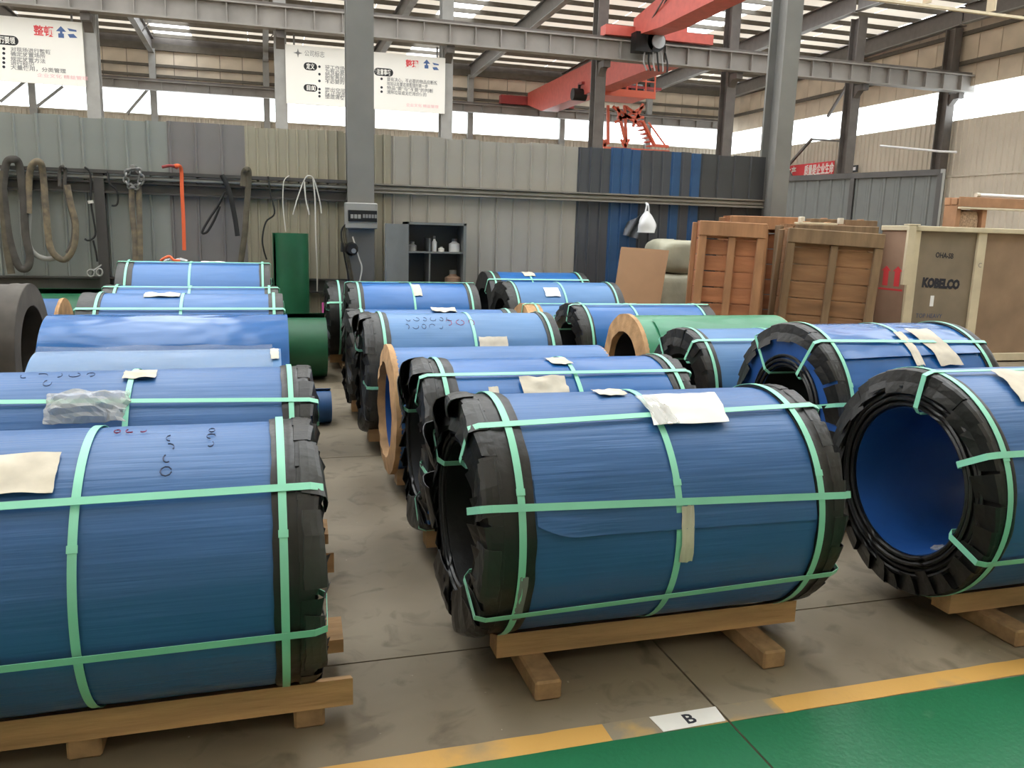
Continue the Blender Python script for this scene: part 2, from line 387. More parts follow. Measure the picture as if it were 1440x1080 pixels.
def coil(desc, x1, x2, Y0, r, film='blue_film', capL='black_film', capR='black_film', bandL=.10, bandR=.10, rb=None, straps=(), axial=(), near=False,
         flapsL=0, flapsR=0, ring=None, cat='steel coil', group=None, fine=True, Z0=None, bore='steel_dark', label=None, flap_in=.72, sw=.022, inner_rims=0, face=None):
    Z0 = Z0 or .12+r; rb = rb or r*.6; xc = (x1+x2)/2
    root = empty('steel_coil', (xc, Y0, 0)); tag(root, label or desc, 'steel coil', group)
    a, b = x1-xc, x2-xc; nth, nx = (120, 56) if near else (72, 16)
    sd = len(desc)*1.37+xc*3.1+Y0
    amp = .004 if near else .003
    def skin(u, v):
        t = 2*PI*u; x = a+(b-a)*v; ed = min(1, min(v, 1-v)*8)
        d = amp*ed*(noise.noise(Vector((x*2.2+sd, math.sin(t)*2, math.cos(t)*2)))+.6*noise.noise(Vector((x*1.2+sd, math.sin(t)*9, math.cos(t)*9))))
        if near:   # the film is pinched by the bands
            for sx in straps: d -= .0035*math.exp(-((x+xc-sx)/.03)**2)
        return P(x, r+d, t, Z0)
    wrap = MB().grid(skin, nth, nx, cu=True).build('film_wrap', film, root, True)
    # end faces and bore
    for side, xe, capm in ((-1, a, capL), (1, b, capR)):
        nn = 64
        def face_f(u, v): 
            t = 2*PI*u; return P(xe+side*.002, rb+.005+(r-rb-.005)*v, t, Z0)
        MB().grid(face_f, nn, 2, cu=True, thick=lambda u, v: P(xe-side*.01, rb+.005+(r-rb-.005)*v, 2*PI*u, Z0)).build('end_face', (face or capm) if not (ring and side < 0) else 'cardboard_ring', root, True)
    MB().grid(lambda u, v: P(a+(b-a)*v, rb, 2*PI*u, Z0), 56, 4, cu=True, thick=lambda u, v: P(a+.001+(b-a-.002)*v, rb+.004, 2*PI*u, Z0)).build('bore_lining', bore, root, True)
    # black edge guards
    for side, xe, bw, capm in ((-1, a, bandL, capL), (1, b, bandR, capR)):
        if bw <= 0: continue
        def gd(u, v, e=0.):
            t = 2*PI*u; x = xe-side*bw*v; 
            k = .004*noise.noise(Vector((math.sin(t)*14+sd, math.cos(t)*14, v*3))) if near else .002*noise.noise(Vector((math.sin(t)*9+sd, math.cos(t)*9, v*2)))
            return P(x+(.006*noise.noise(Vector((math.sin(t)*5, math.cos(t)*5, sd))) if v == 1 else 0), r+.0055+k*(1 if v < 1 else .3)+e+.0035*math.sin(v*9.4), t, Z0)
        MB().grid(gd, 120 if near else 72, 8 if near else 4, cu=True, thick=lambda u, v: gd(u, v, -.004)).build('edge_guard', capm, root, True)
    rnd = random.Random(int(sd*10))
    for side, xe, nfl, capm in ((-1, a, flapsL, capL), (1, b, flapsR, capR)):
        for k in range(nfl):
            me = flap_mesh(r, r*(flap_in+.03*(k % 3)), side, capm, k % 4)
            o = link('end_flap', me, root, (xe, 0, Z0), (2*PI*k/nfl+rnd.uniform(-.04, .04), 0, 0))
            if side > 0: o.scale = (-1, 1, 1)
    if ring:
        ri, ro, tk = ring; ri += .006
        def rg(u, v, e=0.):
            t = 2*PI*u; j = .010*noise.noise(Vector((math.sin(t)*4+sd, math.cos(t)*4, 0)))
            return P(a-.004-tk*(1-.35*v)-e-j, ri+(ro-ri)*v+j, t, Z0)
        MB().grid(rg, 64, 3, cu=True, thick=lambda u, v: P(a-.001, ri+(ro-ri)*v, 2*PI*u, Z0)).build('board_ring', 'cardboard_ring', root, True)
    for q in range(inner_rims):
        for side, xe in ((-1, a),):
            rr = rb+.016+q*.026
            MB().tube([P(xe-.010-.006*(q % 2), rr, 2*PI*k/48, Z0) for k in range(48)], .010, 6, closed=True).build('bore_rim', capL, root, True)
    for sx in straps:
        x = sx-xc; on = (x-a < bandL+.005) or (b-x < bandR+.005); ro = r+(.0135 if on else .006)
        MB().grid(lambda u, v: P(x-sw/2+sw*v, ro, 2*PI*u, Z0), 96 if near else 64, 1, cu=True, thick=lambda u, v: P(x-sw/2+sw*v, ro-.002, 2*PI*u, Z0)).build('strap', 'strap', root, True)
        if near:
            bt = math.radians(62); MB().grid(lambda u, v: P(x-sw*.6+sw*1.2*v, ro+.0025, bt+.05*u, Z0), 3, 1, thick=lambda u, v: P(x-sw*.6+sw*1.2*v, ro, bt+.05*u, Z0)).build('strap_seal', 'strap', root)
    for t1, t2 in axial:
        strap_loop(axial_path(a, b, r+.008, rb, math.radians(t1), math.radians(t2), eL=.036 if flapsL else (.03 if ring else .014), eR=.036 if flapsR else .014), sw, Z0).build('strap', 'strap', root)
    SHORT[desc] = root
    return root, Z0, xc
_skid = {}
def skid(label, x1, x2, Y0, r, dx=(0., 0.), blocks=None, bw=.10, group=None, reach=.43):
    """two notched bearers along the coil on two cross blocks"""
    Z0 = .12+r; root = empty('timber_skid', ((x1+x2)/2, Y0, 0)); tag(root, label, 'skid', group)
    xc = (x1+x2)/2; a, b = x1-xc+dx[0], x2-xc+dx[1]
    for s in (-1, 1):
        yo, yi = .23, .13
        zo = Z0-math.sqrt((r+.010)**2-yo**2)-.002; zi = Z0-math.sqrt((r+.010)**2-yi**2)-.002
        zo = min(zo, .18); zi = min(zi, .16)
        prof = [(s*yo, .075), (s*yo, zo), (s*yi, zi), (s*yi, .075)]
        MB().prism(prof, a, b, 'x').build('bearer', 'timber', root)
    for bx in (blocks or (x1+.18, x2-.24)):
        bbox_o('block', 'timber_end', root, bx-xc-.05, bx-xc+.05, -reach, .43, 0, .075, .008)
    return root

GL = 'coils of the left row'; GC = 'coils of the middle row'; GR = 'coils of the right row'
# left row, front to back -------------------------------------------------
c, z, xc = coil('large blue wrapped coil nearest the camera at bottom left with torn white paper', -1.39, .112, 2.79, .438, 'blue_film', bandL=.11, bandR=.115, straps=(-1.28, -.532, .028), axial=((47, 45.5), (105, 103), (-40, -42)), near=True, flapsR=26, group=GL, sw=.024)
patch(z, .438, -.86-xc, -.592-xc, 21.5, 42, seed=3, nu=14, nv=8, wav=.004, curl=.008).build('paper_label', 'paper', c, True)
squiggle(z, .441, -.30-xc, math.radians(14), .035, 4, 4, True).build('pen_mark', 'ink_soft', c)
squiggle(z, .441, -.18-xc, math.radians(8), .03, 9, 3, True).build('pen_mark', 'ink_soft', c)
squiggle(z, .441, -.46-xc, math.radians(5), .03, 12, 3).build('pen_mark', 'ink_red', c)
for k, (th, w, ln, fl_) in enumerate(((70, 30, .10, .03), (35, 26, .10, .04), (110, 30, .12, .03))):
    me_n = len(COL.objects); loose_flap(c, 0, .438, z, th, w, ln, fl_, 'grey_black_film', k); fo = [q for q in c.children if q.name.startswith('loose_flap')][-1]; fo.scale = (-1, 1, 1); fo.location.x = .112-xc
skid('long pale timber skid under the nearest coil at bottom left', -1.39, .112, 2.79, .438, (-.1, .13), (-.58, .10), reach=.215)
c, z, xc = coil('blue wrapped coil with crumpled clear plastic on top, second in the left row', -1.42, .165, 3.9, .439, 'blue_film', bandL=.12, bandR=.115, straps=(-1.3, -.565, .088), axial=((34, 40), (98, 98), (-45, -45)), near=True, flapsR=24, group=GL)
patch(z, .439, -.60-xc, -.47-xc, 4, 17, seed=5, wav=.005).build('paper_label', 'paper', c, True)
# crumpled clear pouch
def pouch(u, v):
    x = -.86+.30*u-xc; t = math.radians(30+20*v); rho = .452+.035*abs(noise.noise(Vector((u*5, v*5, 2.2))))+.05*math.sin(u*PI)*math.sin(v*PI)
    return P(x+.03*noise.noise(Vector((u*3, v*4, 8))), rho, t, z)
MB().grid(pouch, 14, 10, thick=lambda u, v: tuple(Vector(pouch(u, v))+Vector((0, .003, -.003)))).build('plastic_pouch', 'clear_film', c)
squiggle(z, .442, -.98-xc, math.radians(9), .05, 21, 5).build('pen_mark', 'ink_soft', c)
squiggle(z, .442, -.88-xc, math.radians(19), .05, 22, 1).build('pen_mark', 'ink_soft', c)
skid('timber skid under the second coil of the left row', -1.42, .165, 3.9, .439, (-.1, .1), (-1.1, .12))
c, z, xc = coil('low coil in shiny crumpled blue film without straps, third in the left row', -1.20, .065, 4.93, .409, 'blue_film_pale', bandL=0, bandR=0, face='blue_film_pale', group=GL)
patch(z, .409, -1.19-xc, .02-xc, -8, 40, seed=2, lift=.020, wav=.014, nu=40, nv=12).build('clear_film_sheet', 'thin_film', c, True)
patch(z, .409, .01-xc, .055-xc, 4, 24, seed=8).build('paper_tag', 'paper', c, True)
skid('timber skid under the shiny third coil of the left row', -1.20, .065, 4.93, .409)
c, z, xc = coil('glossy bright blue coil without straps, fourth in the left row', -1.37, .13, 6.0, .455, 'blue_film_gloss', bandL=0, bandR=0, face='blue_film_gloss', group=GL)
skid('timber skid under the glossy fourth coil of the left row', -1.37, .13, 6.0, .455)
c, z, xc = coil('blue coil with a round white paper on top, fifth in the left row', -1.37, .12, 7.1, .482, 'blue_film_soft', 'grey_black_film', 'grey_black_film', straps=(-1.24, -.64, .05), axial=((38, 38), (-35, -35)), bandL=.16, bandR=.11, group=GL)
patch(z, .482, -.92-xc, -.66-xc, 2, 17, seed=4, wav=.006).build('paper_label', 'paper', c, True)
skid('timber skid under the fifth coil of the left row', -1.37, .12, 7.1, .482)
c, z, xc = coil('blue coil mostly hidden between two others, sixth in the left row', -1.40, .10, 8.25, .472, 'blue_film_soft', 'grey_black_film', 'grey_black_film', straps=(-1.3, -.68, .02), axial=((15, 14), (-50, -50)), bandL=.12, bandR=.12, group=GL)
skid('timber skid under the sixth coil of the left row', -1.40, .10, 8.25, .472)
c, z, xc = coil('tall blue coil at the back of the left row below the hanging orange strap', -1.45, .035, 9.45, .559, 'blue_film_soft', 'grey_black_film', 'grey_black_film', straps=(-1.36, -.76, -.04), axial=((14, 13), (-50, -50)), bandL=.15, bandR=.11, group=GL)
patch(z, .559, -.66-xc, -.42-xc, 4, 9, seed=4).build('paper_label', 'paper_white', c, True)
patch(z, .559, -1.05-xc, -.80-xc, -10, 6, seed=9, lift=.02, wav=.02).build('plastic_scrap', 'clear_film', c, True)
MB().tube(smooth_path([(-.33-.02, -.05, z+.565), (-.30, -.07, z+.60), (-.26, -.05, z+.61), (-.22, -.07, z+.575), (-.16, -.06, z+.57)]), .014, 6).build('red_clip', 'orange', c, True)
skid('timber skid under the tall back coil of the left row', -1.45, .035, 9.45, .559)

# middle row --------------------------------------------------------------
c, z, xc = coil('large blue wrapped coil in the centre foreground with white sheet under its strap', .70, 2.085, 2.97, .454, 'blue_film', bandL=.155, bandR=.115, straps=(.805, 1.395, 1.985), axial=((31, 25.5), (69.5, 74.6), (123, 116), (-60, -60)), near=True, flapsL=26, flapsR=24, group=GC, sw=.026, bore='black_film', inner_rims=2)
patch(z, .454, 1.385-xc, 1.70-xc, 13, 36, seed=1, nu=14, nv=8, lift=.026, wav=.004, skew=-.03).build('paper_label', 'paper_white', c, True)
patch(z, .454, 1.345-xc, 1.43-xc, 15, 36, seed=14, lift=.03, wav=.008, skew=.03).build('plastic_pouch', 'clear_film', c, True)
patch(z, .454, 1.23-xc, 1.345-xc, -5, 7.5, seed=11).build('paper_label', 'paper', c, True)
patch(z, .454, 1.40-xc, 1.45-xc, 74, 100, seed=7, lift=.012).build('paper_tag', 'paper', c, True)
patch(z, .454, .80-xc, .83-xc, 100, 126, seed=2, lift=.014, wav=.001).build('paper_tag', 'grey_text', c, True)
for k, (th, w, ln, fl_) in enumerate(((-8, 26, .10, .07), (-38, 30, .15, .10), (-66, 26, .18, .11), (22, 22, .10, .03), (-100, 30, .16, .08), (150, 34, .20, .05), (100, 26, .13, .02), (60, 24, .13, .015), (200, 30, .2, .05))): loose_flap(c, .70-xc, .454, z, th, w, ln, fl_, 'black_film' if k % 3 else 'grey_black_film', k)
def over(u, v, e=0.):   # free edge of the outer film turn
    x = .858+(1.965-.858)*u; ed = math.radians(83.5+1.5*u-5.5*max(0, 1-u*7)**2)
    t = math.radians(58)+(ed-math.radians(58))*v; bulge = .013*math.exp(-((u-.10)/.10)**2)*v*v+.006*v**3
    return P(x-xc, .4575+bulge+e+.004*noise.noise(Vector((u*2, v*14, 3)))*math.exp(-(u/.25)**2)*2, t, z)
MB().grid(lambda u, v: over(u, v), 60, 14, thick=lambda u, v: over(u, v, -.002)).build('film_overlap', 'blue_film', c, True)
skid('timber skid under the large coil in the centre foreground', .70, 2.085, 2.97, .454, (.09, .0), (.93, 1.86))
c, z, xc = coil('bright blue coil with two papers behind the centre foreground coil', .735, 2.12, 4.1, .435, 'blue_film_vivid', bandL=.14, bandR=.11, straps=(.815, 1.5, 2.06), axial=((28, 29), (95, 95), (150, 150), (-60, -60)), near=True, flapsL=22, flapsR=22, group=GC, inner_rims=1)
patch(z, .435, 1.39-xc, 1.50-xc, 4, 17, seed=2, skew=.02).build('paper_label', 'paper', c, True)
patch(z, .435, 1.19-xc, 1.43-xc, 32, 52, seed=3, lift=.02, wav=.009).build('paper_label', 'paper', c, True)
patch(z, .435, 1.02-xc, 1.07-xc, 40, 60, seed=3, lift=.02, wav=.003).build('paper_tag', 'paper', c, True)
for k, (th, w, ln, fl_) in enumerate(((10, 30, .16, .08), (-25, 34, .2, .10), (48, 34, .20, .03), (-60, 30, .2, .08), (95, 40, .25, .03), (160, 34, .20, .06))): loose_flap(c, .735-xc, .435, z, th, w, ln, fl_, 'grey_black_film' if k % 2 else 'black_film', k+4)
patch(z, .30, .72-xc, .80-xc, 120, 165, seed=5, lift=.12, wav=.03).build('loose_film', 'blue_film_vivid', c)
skid('timber skid under the bright blue coil behind the centre coil', .735, 2.12, 4.1, .435)
c, z, xc = coil('blue coil with a raw board ring on its end, third in the middle row', .745, 2.15, 5.15, .392, 'blue_film_soft', bandL=0, bandR=0, ring=(.30, .415, .045), group=GC, rb=.30, face='cardboard_ring', bore='bore_blue')
skid('timber skid under the board ringed coil of the middle row', .745, 2.15, 5.15, .392)
c, z, xc = coil('blue coil with handwriting on its top, fourth in the middle row', .70, 2.15, 6.25, .446, 'blue_film_pale', 'grey_black_film', 'black_film', straps=(.805, 1.476, 2.08), bandL=.15, bandR=.11, flapsL=20, group=GC, axial=((95, 95), (-60, -60)))
squiggle(z, .449, 1.0-xc, math.radians(22), .05, 31, 6).build('pen_mark', 'ink_soft', c)
squiggle(z, .449, .98-xc, math.radians(34), .05, 37, 5).build('pen_mark', 'ink_soft', c)
squiggle(z, .449, 1.30-xc, math.radians(28), .07, 33, 3).build('pen_mark', 'ink_red', c)
patch(z, .446, 1.5-xc, 1.72-xc, 48, 60, seed=5).build('paper_label', 'paper', c, True)
for k, (th, w, ln, fl_) in enumerate(((5, 30, .14, .06), (-35, 34, .18, .09), (45, 40, .18, .03), (95, 40, .2, .04), (150, 34, .2, .06))): loose_flap(c, .70-xc, .446, z, th, w, ln, fl_, 'grey_black_film' if k % 2 else 'black_film', k+9)
skid('timber skid under the handwritten coil of the middle row', .70, 2.15, 6.25, .446)
c, z, xc = coil('blue coil just behind the handwritten one, only a strip of its top showing', .68, 2.18, 7.3, .408, 'blue_film_soft', 'grey_black_film', 'grey_black_film', straps=(.78, 2.1), bandL=.13, bandR=.13, flapsL=18, group=GC)
patch(z, .408, 1.40-xc, 1.62-xc, 0, 18, seed=12, lift=.02, wav=.012).build('paper_label', 'paper', c, True)
skid('timber skid under the coil behind the handwritten one', .68, 2.18, 7.3, .408)
c, z, xc = coil('vivid blue coil in front of the open cabinet', .84, 2.23, 9.1, .467, 'blue_film_vivid', 'grey_black_film', 'grey_black_film', straps=(.93, 1.51, 2.14), bandL=.14, bandR=.13, flapsL=18, group=GC, axial=((5, 5),))
patch(z, .467, 1.51-xc, 1.60-xc, 15, 42, seed=3).build('paper_tag', 'paper', c, True)
skid('timber skid under the vivid blue coil by the cabinet', .84, 2.23, 9.1, .467)
c, z, xc = coil('dark capped coil with a pink tag on its end, farthest of the middle row', .69, 1.62, 10.0, .445, 'blue_film_soft', 'black_film', 'black_film', straps=(.80,), bandL=.2, flapsL=18, group=GC, axial=((60, 60),))
MB().grid(lambda u, v: (-.535-.012*math.sin(u*3), -.30+.22*u, z+.22-.12*v-.02*u), 3, 2, thick=lambda u, v: (-.532-.012*math.sin(u*3), -.30+.22*u, z+.22-.12*v-.02*u)).build('pink_tag', 'pink', c)
skid('timber skid under the farthest coil of the middle row', .69, 1.62, 10.0, .445)

# right row ---------------------------------------------------------------
c, z, xc = coil('large coil cut off by the right edge with its wide blue bore open', 2.70, 4.10, 2.875, .491, 'blue_film', bandL=.075, bandR=.1, straps=(2.735, 3.45, 4.0), axial=((8, 8), (62, 62), (114, 114)), near=True, flapsL=28, group=GR, rb=.325, bore='bore_blue', inner_rims=4, flap_in=.80, sw=.026)
patch(z, .491, 3.0-xc, 3.40-xc, 9, 36, seed=6, nu=14, nv=8, lift=.018, wav=.006, skew=-.05).build('paper_label', 'paper', c, True)
MB().grid(lambda u, v: tuple(Vector(P(.0-.55+.18*u, .318-.03*abs(noise.noise(Vector((u*6, v*6, 1)))), PI-.5+.42*v, z))), 8, 8, thick=lambda u, v: P(-.55+.18*u, .322, PI-.5+.42*v, z)).build('plastic_scrap', 'clear_film', c)
skid('timber skid under the large coil at the right edge', 2.70, 4.10, 2.875, .491, (.09, .1), (3.0, 3.9))
c, z, xc = coil('short shiny blue coil with a torn paper strip, second in the right row', 2.98, 4.12, 4.2, .516, 'blue_film_gloss', bandL=.085, bandR=.09, straps=(3.05, 3.57, 4.05), axial=((31, 34), (-38, -38), (75, 75), (130, 130)), near=True, flapsL=26, group=GR, rb=.26, bore='black_film', face='bore_blue', inner_rims=3, flap_in=.80)
patch(z, .516, 3.64-xc, 3.80-xc, 18, 52, seed=9, nu=8, nv=12, lift=.016, wav=.006, skew=.06).build('paper_label', 'paper', c, True)
patch(z, .516, 3.53-xc, 3.59-xc, 22, 52, seed=3, lift=.016).build('paper_tag', 'paper', c, True)
def over2(u, v, e=0.):
    x = 3.07+.96*u; ed = math.radians(46-3*u); t = math.radians(28)+(ed-math.radians(28))*v
    return P(x-xc, .520+.009*v**3+.004*noise.noise(Vector((u*5, v*2, 4)))+e, t, z)
MB().grid(lambda u, v: over2(u, v), 30, 8, thick=lambda u, v: over2(u, v, -.002)).build('film_overlap', 'blue_film_gloss', c, True)
skid('timber skid under the short shiny coil of the right row', 2.98, 4.12, 4.2, .516)
c, z, xc = coil('pale blue coil with ragged black cap, third in the right row', 2.85, 4.1, 5.3, .436, 'blue_film_pale', bandL=.10, bandR=.1, straps=(2.905, 3.5, 4.0), axial=((31, 31), (-40, -40), (90, 90)), flapsL=20, group=GR, rb=.26)
skid('timber skid under the pale blue coil of the right row', 2.85, 4.1, 5.3, .436)
c, z, xc = coil('green wrapped coil with a brown board ring on its end', 2.92, 4.33, 6.35, .430, 'green_film', bandL=0, bandR=0, ring=(.29, .445, .05), group=GR, rb=.29, face='cardboard_ring')
patch(z, .430, 3.05-xc, 4.25-xc, 20, 58, seed=6, nu=18, nv=6, lift=.012, wav=.008).build('film_overlap', 'green_film', c, True)
skid('timber skid under the green wrapped coil', 2.92, 4.33, 6.35, .430)
c, z, xc = coil('blue coil with black pleated cap behind the green one', 2.78, 4.22, 7.45, .430, 'blue_film_vivid', bandL=.13, bandR=.1, straps=(2.88, 3.38, 4.1), axial=((13, 13), (-50, -50)), flapsL=20, group=GR)
skid('timber skid under the coil behind the green one', 2.78, 4.22, 7.45, .430)
c, z, xc = coil('small coil with a worn brown ring peeping between two rows', 2.62, 3.9, 8.4, .386, 'blue_film_pale', 'cardboard_ring', 'cardboard_ring', straps=(2.72,), bandL=.15, bandR=.1, ring=(.22, .39, .03), group=GR, axial=((10, 10),))
skid('timber skid under the small brown ringed coil', 2.62, 3.9, 8.4, .386)
c, z, xc = coil('blue coil with a small white label, second from the back in the right row', 2.62, 4.02, 9.3, .473, 'blue_film_pale', 'grey_black_film', 'grey_black_film', straps=(2.72, 3.30, 3.93), bandL=.13, bandR=.12, flapsL=18, group=GR)
patch(z, .473, 3.06-xc, 3.24-xc, 28, 46, seed=3).build('paper_label', 'paper_white', c, True)
skid('timber skid under the labelled coil near the back of the right row', 2.62, 4.02, 9.3, .473)
c, z, xc = coil('blue coil at the back of the right row against the pale wall panels', 2.66, 3.99, 10.3, .504, 'blue_film_vivid', 'grey_black_film', 'grey_black_film', straps=(2.74, 3.23, 3.9), bandL=.16, bandR=.12, axial=((34, 34),), group=GR)
patch(z, .504, 3.15-xc, 3.30-xc, 4, 24, seed=3).build('paper_label', 'paper', c, True)
skid('timber skid under the back coil of the right row', 2.66, 3.99, 10.3, .504)

# coils at the left edge ---------------------------------------------------
mat('offcut_and_shade_blue', (.02, .09, .25), .5, var=.2)
mat('worn_grey', (.085, .074, .064), .8, var=.3, vscale=5)
c, z, xc = coil('thick grey bare coil cut off by the left edge', -3.0, -1.70, 6.95, .52, 'worn_grey', 'worn_grey', 'worn_grey', bandL=0, bandR=.12, rb=.36, bore='worn_grey')
skid('timber skid under the grey coil at the left edge', -3.0, -1.70, 6.95, .52, (0, -.05))
c, z, xc = coil('dark blue coil with brown board end beside the grey coil', -2.75, -1.80, 8.5, .40, 'offcut_and_shade_blue', 'cardboard_ring', 'cardboard_ring', bandL=0, bandR=.03, rb=.25, face='cardboard_ring')  # film colour darkened to stand in for the shade on this coil
skid('timber skid under the shaded blue coil at the left', -2.75, -1.80, 8.5, .40)

# ------------------------------------------------------------------ partition wall of sheet panels
YW = 11.0
wb = struct('wall_partition')
ZT = 2.82
def panel_mesh(w, z0, z1, m, depth=.022, mid=False):
    """sheet panel with a standing rib at each side"""
    p = [(0, 0), (.010, 0), (.022, -depth), (.034, -depth), (.046, 0)]
    if mid: p += [(w*.52, 0), (w*.52+.01, -.010), (w*.52+.02, 0)]
    p += [(w, 0), (w, .012), (0, .012)]
    return MB().prism(p, z0, z1, 'z').mesh('wall_panel', m)
def px_x(px, py=200): return at(px, py, YW).x
zones = [(-4.4, px_x(235), 'panel_grey', .243), (px_x(235), px_x(344), 'panel_mauve', .262), (px_x(344), px_x(550), 'panel_cream', .118), (px_x(550), px_x(812, 240), 'panel_white', .226),
         (px_x(812, 240), px_x(858, 240), 'panel_dark', .17), (px_x(858, 240), px_x(900, 240), 'panel_blue', .165), (px_x(900, 240), px_x(985, 240), 'panel_dark', .16), (px_x(985, 240), 7.1, 'panel_char', .30)]
random.seed(3)
for zi, (x0, x1, m, w) in enumerate(zones):
    n = max(1, round((x1-x0)/w)); w = (x1-x0)/n; meshes = [panel_mesh(w-.001, 0, ZT, m, mid=False)]
    if zi == 6: meshes.append(panel_mesh(w-.001, 0, ZT, 'panel_blue'))
    for k in range(n):
        me = meshes[1] if (zi == 6 and k in (3, 5)) else meshes[0]
        link('wall_panel', me, wb, (x0+k*w, YW+random.uniform(-.003, .003), random.uniform(-.012, .012)))
# rails
zr = lambda px, py, Y=YW-.06: at(px, py, Y).z
def rail_prof(y, z0, z1, d): # channel
    return [(y, z0), (y-d, z0), (y-d, z0+.02), (y-.02, z0+.025), (y-.02, z1-.025), (y-d, z1-.02), (y-d, z1), (y, z1)]
zb_, zt_ = 2.085, 2.205
MB().prism(rail_prof(YW-.024, zb_, zt_, .07), 1.34, 7.08, 'x').build('rail', 'rail_grey', wb)
MB().box(1.34, 7.08, YW-.075, YW-.045, zb_+.045, zb_+.075).build('rail', 'rail_grey', wb)
MB().prism(rail_prof(YW-.024, 1.96, 2.10, .07), -4.4, 1.02, 'x').build('rail', 'rail_dark', wb)
MB().box(-4.4, 1.02, YW-.15, YW-.03, 2.185, 2.225).build('rail', 'rail_dark', wb)
MB().tube([(-4.4, YW-.10, 2.14), (1.02, YW-.10, 2.14)], .022, 8).build('rail', 'steel_grey_light', wb, True)
MB().prism(rail_prof(YW-.024, .80, .98, .07), -4.4, 1.02, 'x').build('rail', 'rail_dark', wb)
xp = at(143, 320, YW-.1).x
MB().box(xp-.055, xp+.055, YW-.12, YW-.03, 0, 2.185).build('post', 'rail_dark', wb)
MB().box(-4.4, 1.0, YW-.03, YW-.02, 0, .10).build('sill', 'rail_dark', wb)

# ------------------------------------------------------------------ main columns
def h_column(label, xc, yc, w, d, z1, m='steel_grey', name='steel_column', tk=.02, cat='column', group=None):
    o = tag(empty(name, (xc, yc, 0)), label, cat, group)
    for s in (-1, 1): MB().box(-w/2, w/2, s*d/2-tk, s*d/2+tk, 0, z1).build('flange', m, o)
    MB().box(-tk, tk, -d/2+tk, d/2-tk, 0, z1).build('web', m, o)
    MB().box(-w/2-.05, w/2+.05, -d/2-.05, d/2+.05, 0, .03).build('base_plate', m, o)
    return o
mat('column_front', (.20, .195, .185), .5, .15, var=.15, vscale=1.4)
co1 = h_column('grey steel column carrying the control box', 1.165, 10.86, .33, .20, 11.3, 'column_front')
co2 = h_column('thick grey steel column at the right end of the sheet wall', 7.22, 10.95, .26, .36, 11.3, 'column_front')

# control box on the column
bx = empty('control_box', (0, 0, 0)); tag(bx, 'grey control box with dark display on the steel column', 'control box')
p0, p1 = at(486, 321, 10.55), at(531, 286, 10.55)
bbox_o('housing', 'steel_grey_light', bx, p0.x, p1.x, 10.55, 10.735, p0.z, p1.z, .01)
q0, q1 = at(489.5, 311, 10.55), at(530, 296.5, 10.55)
box_o('display', 'machine_black', bx, q0.x, q1.x, 10.538, 10.551, q0.z, q1.z)
for k in range(3): 
    a = q0.x+.03+.045*k; box_o('display_mark', 'steel_grey_light', bx, a, a+.035, 10.535, 10.539, q0.z+.035, q0.z+.085)
for k in range(5): 
    a = q0.x+.18+.036*k; box_o('display_mark', 'grey_text', bx, a, a+.027, 10.535, 10.539, q0.z+.045, q0.z+.09)
for dxk in (0, .025, .05): MB().tube(smooth_path([(p0.x+.01+dxk*.3, 10.6, p0.z+.05), (p0.x-.05+dxk, 10.6, p0.z-.05), (p0.x-.02+dxk, 10.6, p0.z-.3), (p0.x+.05+dxk, 10.62, p0.z-.7), (p0.x+.06+dxk, 10.62, p0.z-1.0)]), .011, 6).build('cable', 'sling_olive' if dxk else 'rope_black', bx, True)
MB().tube(smooth_path([(p0.x+.09, 10.6, p0.z-.1), (p0.x+.16, 10.58, p0.z-.35), (p0.x+.20, 10.58, p0.z-.5), (p0.x+.15, 10.6, p0.z-.75)]), .009, 6).build('cable', 'cord_white', bx, True)
fan = empty('plug_socket', (0, 0, 0)); tag(fan, 'round black plug socket hanging below the control box', 'socket')
f0 = at(494, 350, 10.6)
MB().tube([(f0.x, 10.50, f0.z), (f0.x, 10.57, f0.z), (f0.x, 10.74, f0.z)], [.06, .085, .07], 14).build('body', 'machine_black', fan, True)
MB().tube([(f0.x+.02, 10.495, f0.z-.02), (f0.x+.02, 10.505, f0.z-.02)], .03, 10).build('cap', 'chain', fan, True)
box_o('bracket', 'steel_dark', fan, f0.x-.12, f0.x-.05, 10.6, 10.74, f0.z-.04, f0.z+.07)

# ------------------------------------------------------------------ cabinet
cb = empty('tool_cabinet', (0, 0, 0)); tag(cb, 'grey metal cabinet with its left door open beside the column', 'cabinet')
x0, x1, y0, y1, zt = at(573, 330, 10.55).x, at(656, 330, 10.55).x, 10.55, 10.94, at(610, 313, 10.55).z
for nm, b in (('side_panel', (x0, x0+.02, y0, y1, 0, zt)), ('side_panel', (x1-.035, x1, y0, y1, 0, zt)), ('top_panel', (x0, x1, y0, y1, zt-.03, zt)), ('bottom_panel', (x0, x1, y0, y1, 0, .08))):
    box_o(nm, 'cabinet_grey', cb, *b)
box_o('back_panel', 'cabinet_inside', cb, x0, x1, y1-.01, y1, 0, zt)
zs = at(610, 354, 10.6).z
for zz in (zs, zs-.48, zs-.9): box_o('shelf', 'cabinet_grey', cb, x0+.02, x1-.035, y0+.02, y1-.01, zz-.02, zz)
xm = at(604, 350, 10.6).x
box_o('divider', 'cabinet_grey', cb, xm-.01, xm+.01, y0+.03, y1-.02, .08, zt-.2)
d = MB().box(0, .38, -.012, .012, .06, zt-.03).build('door', 'cabinet_grey', cb, loc=(x0, y0, 0), rot=(0, 0, math.radians(180+36)))
MB().box(.30, .33, -.03, -.012, .85, 1.0).build('handle', 'chain', d)
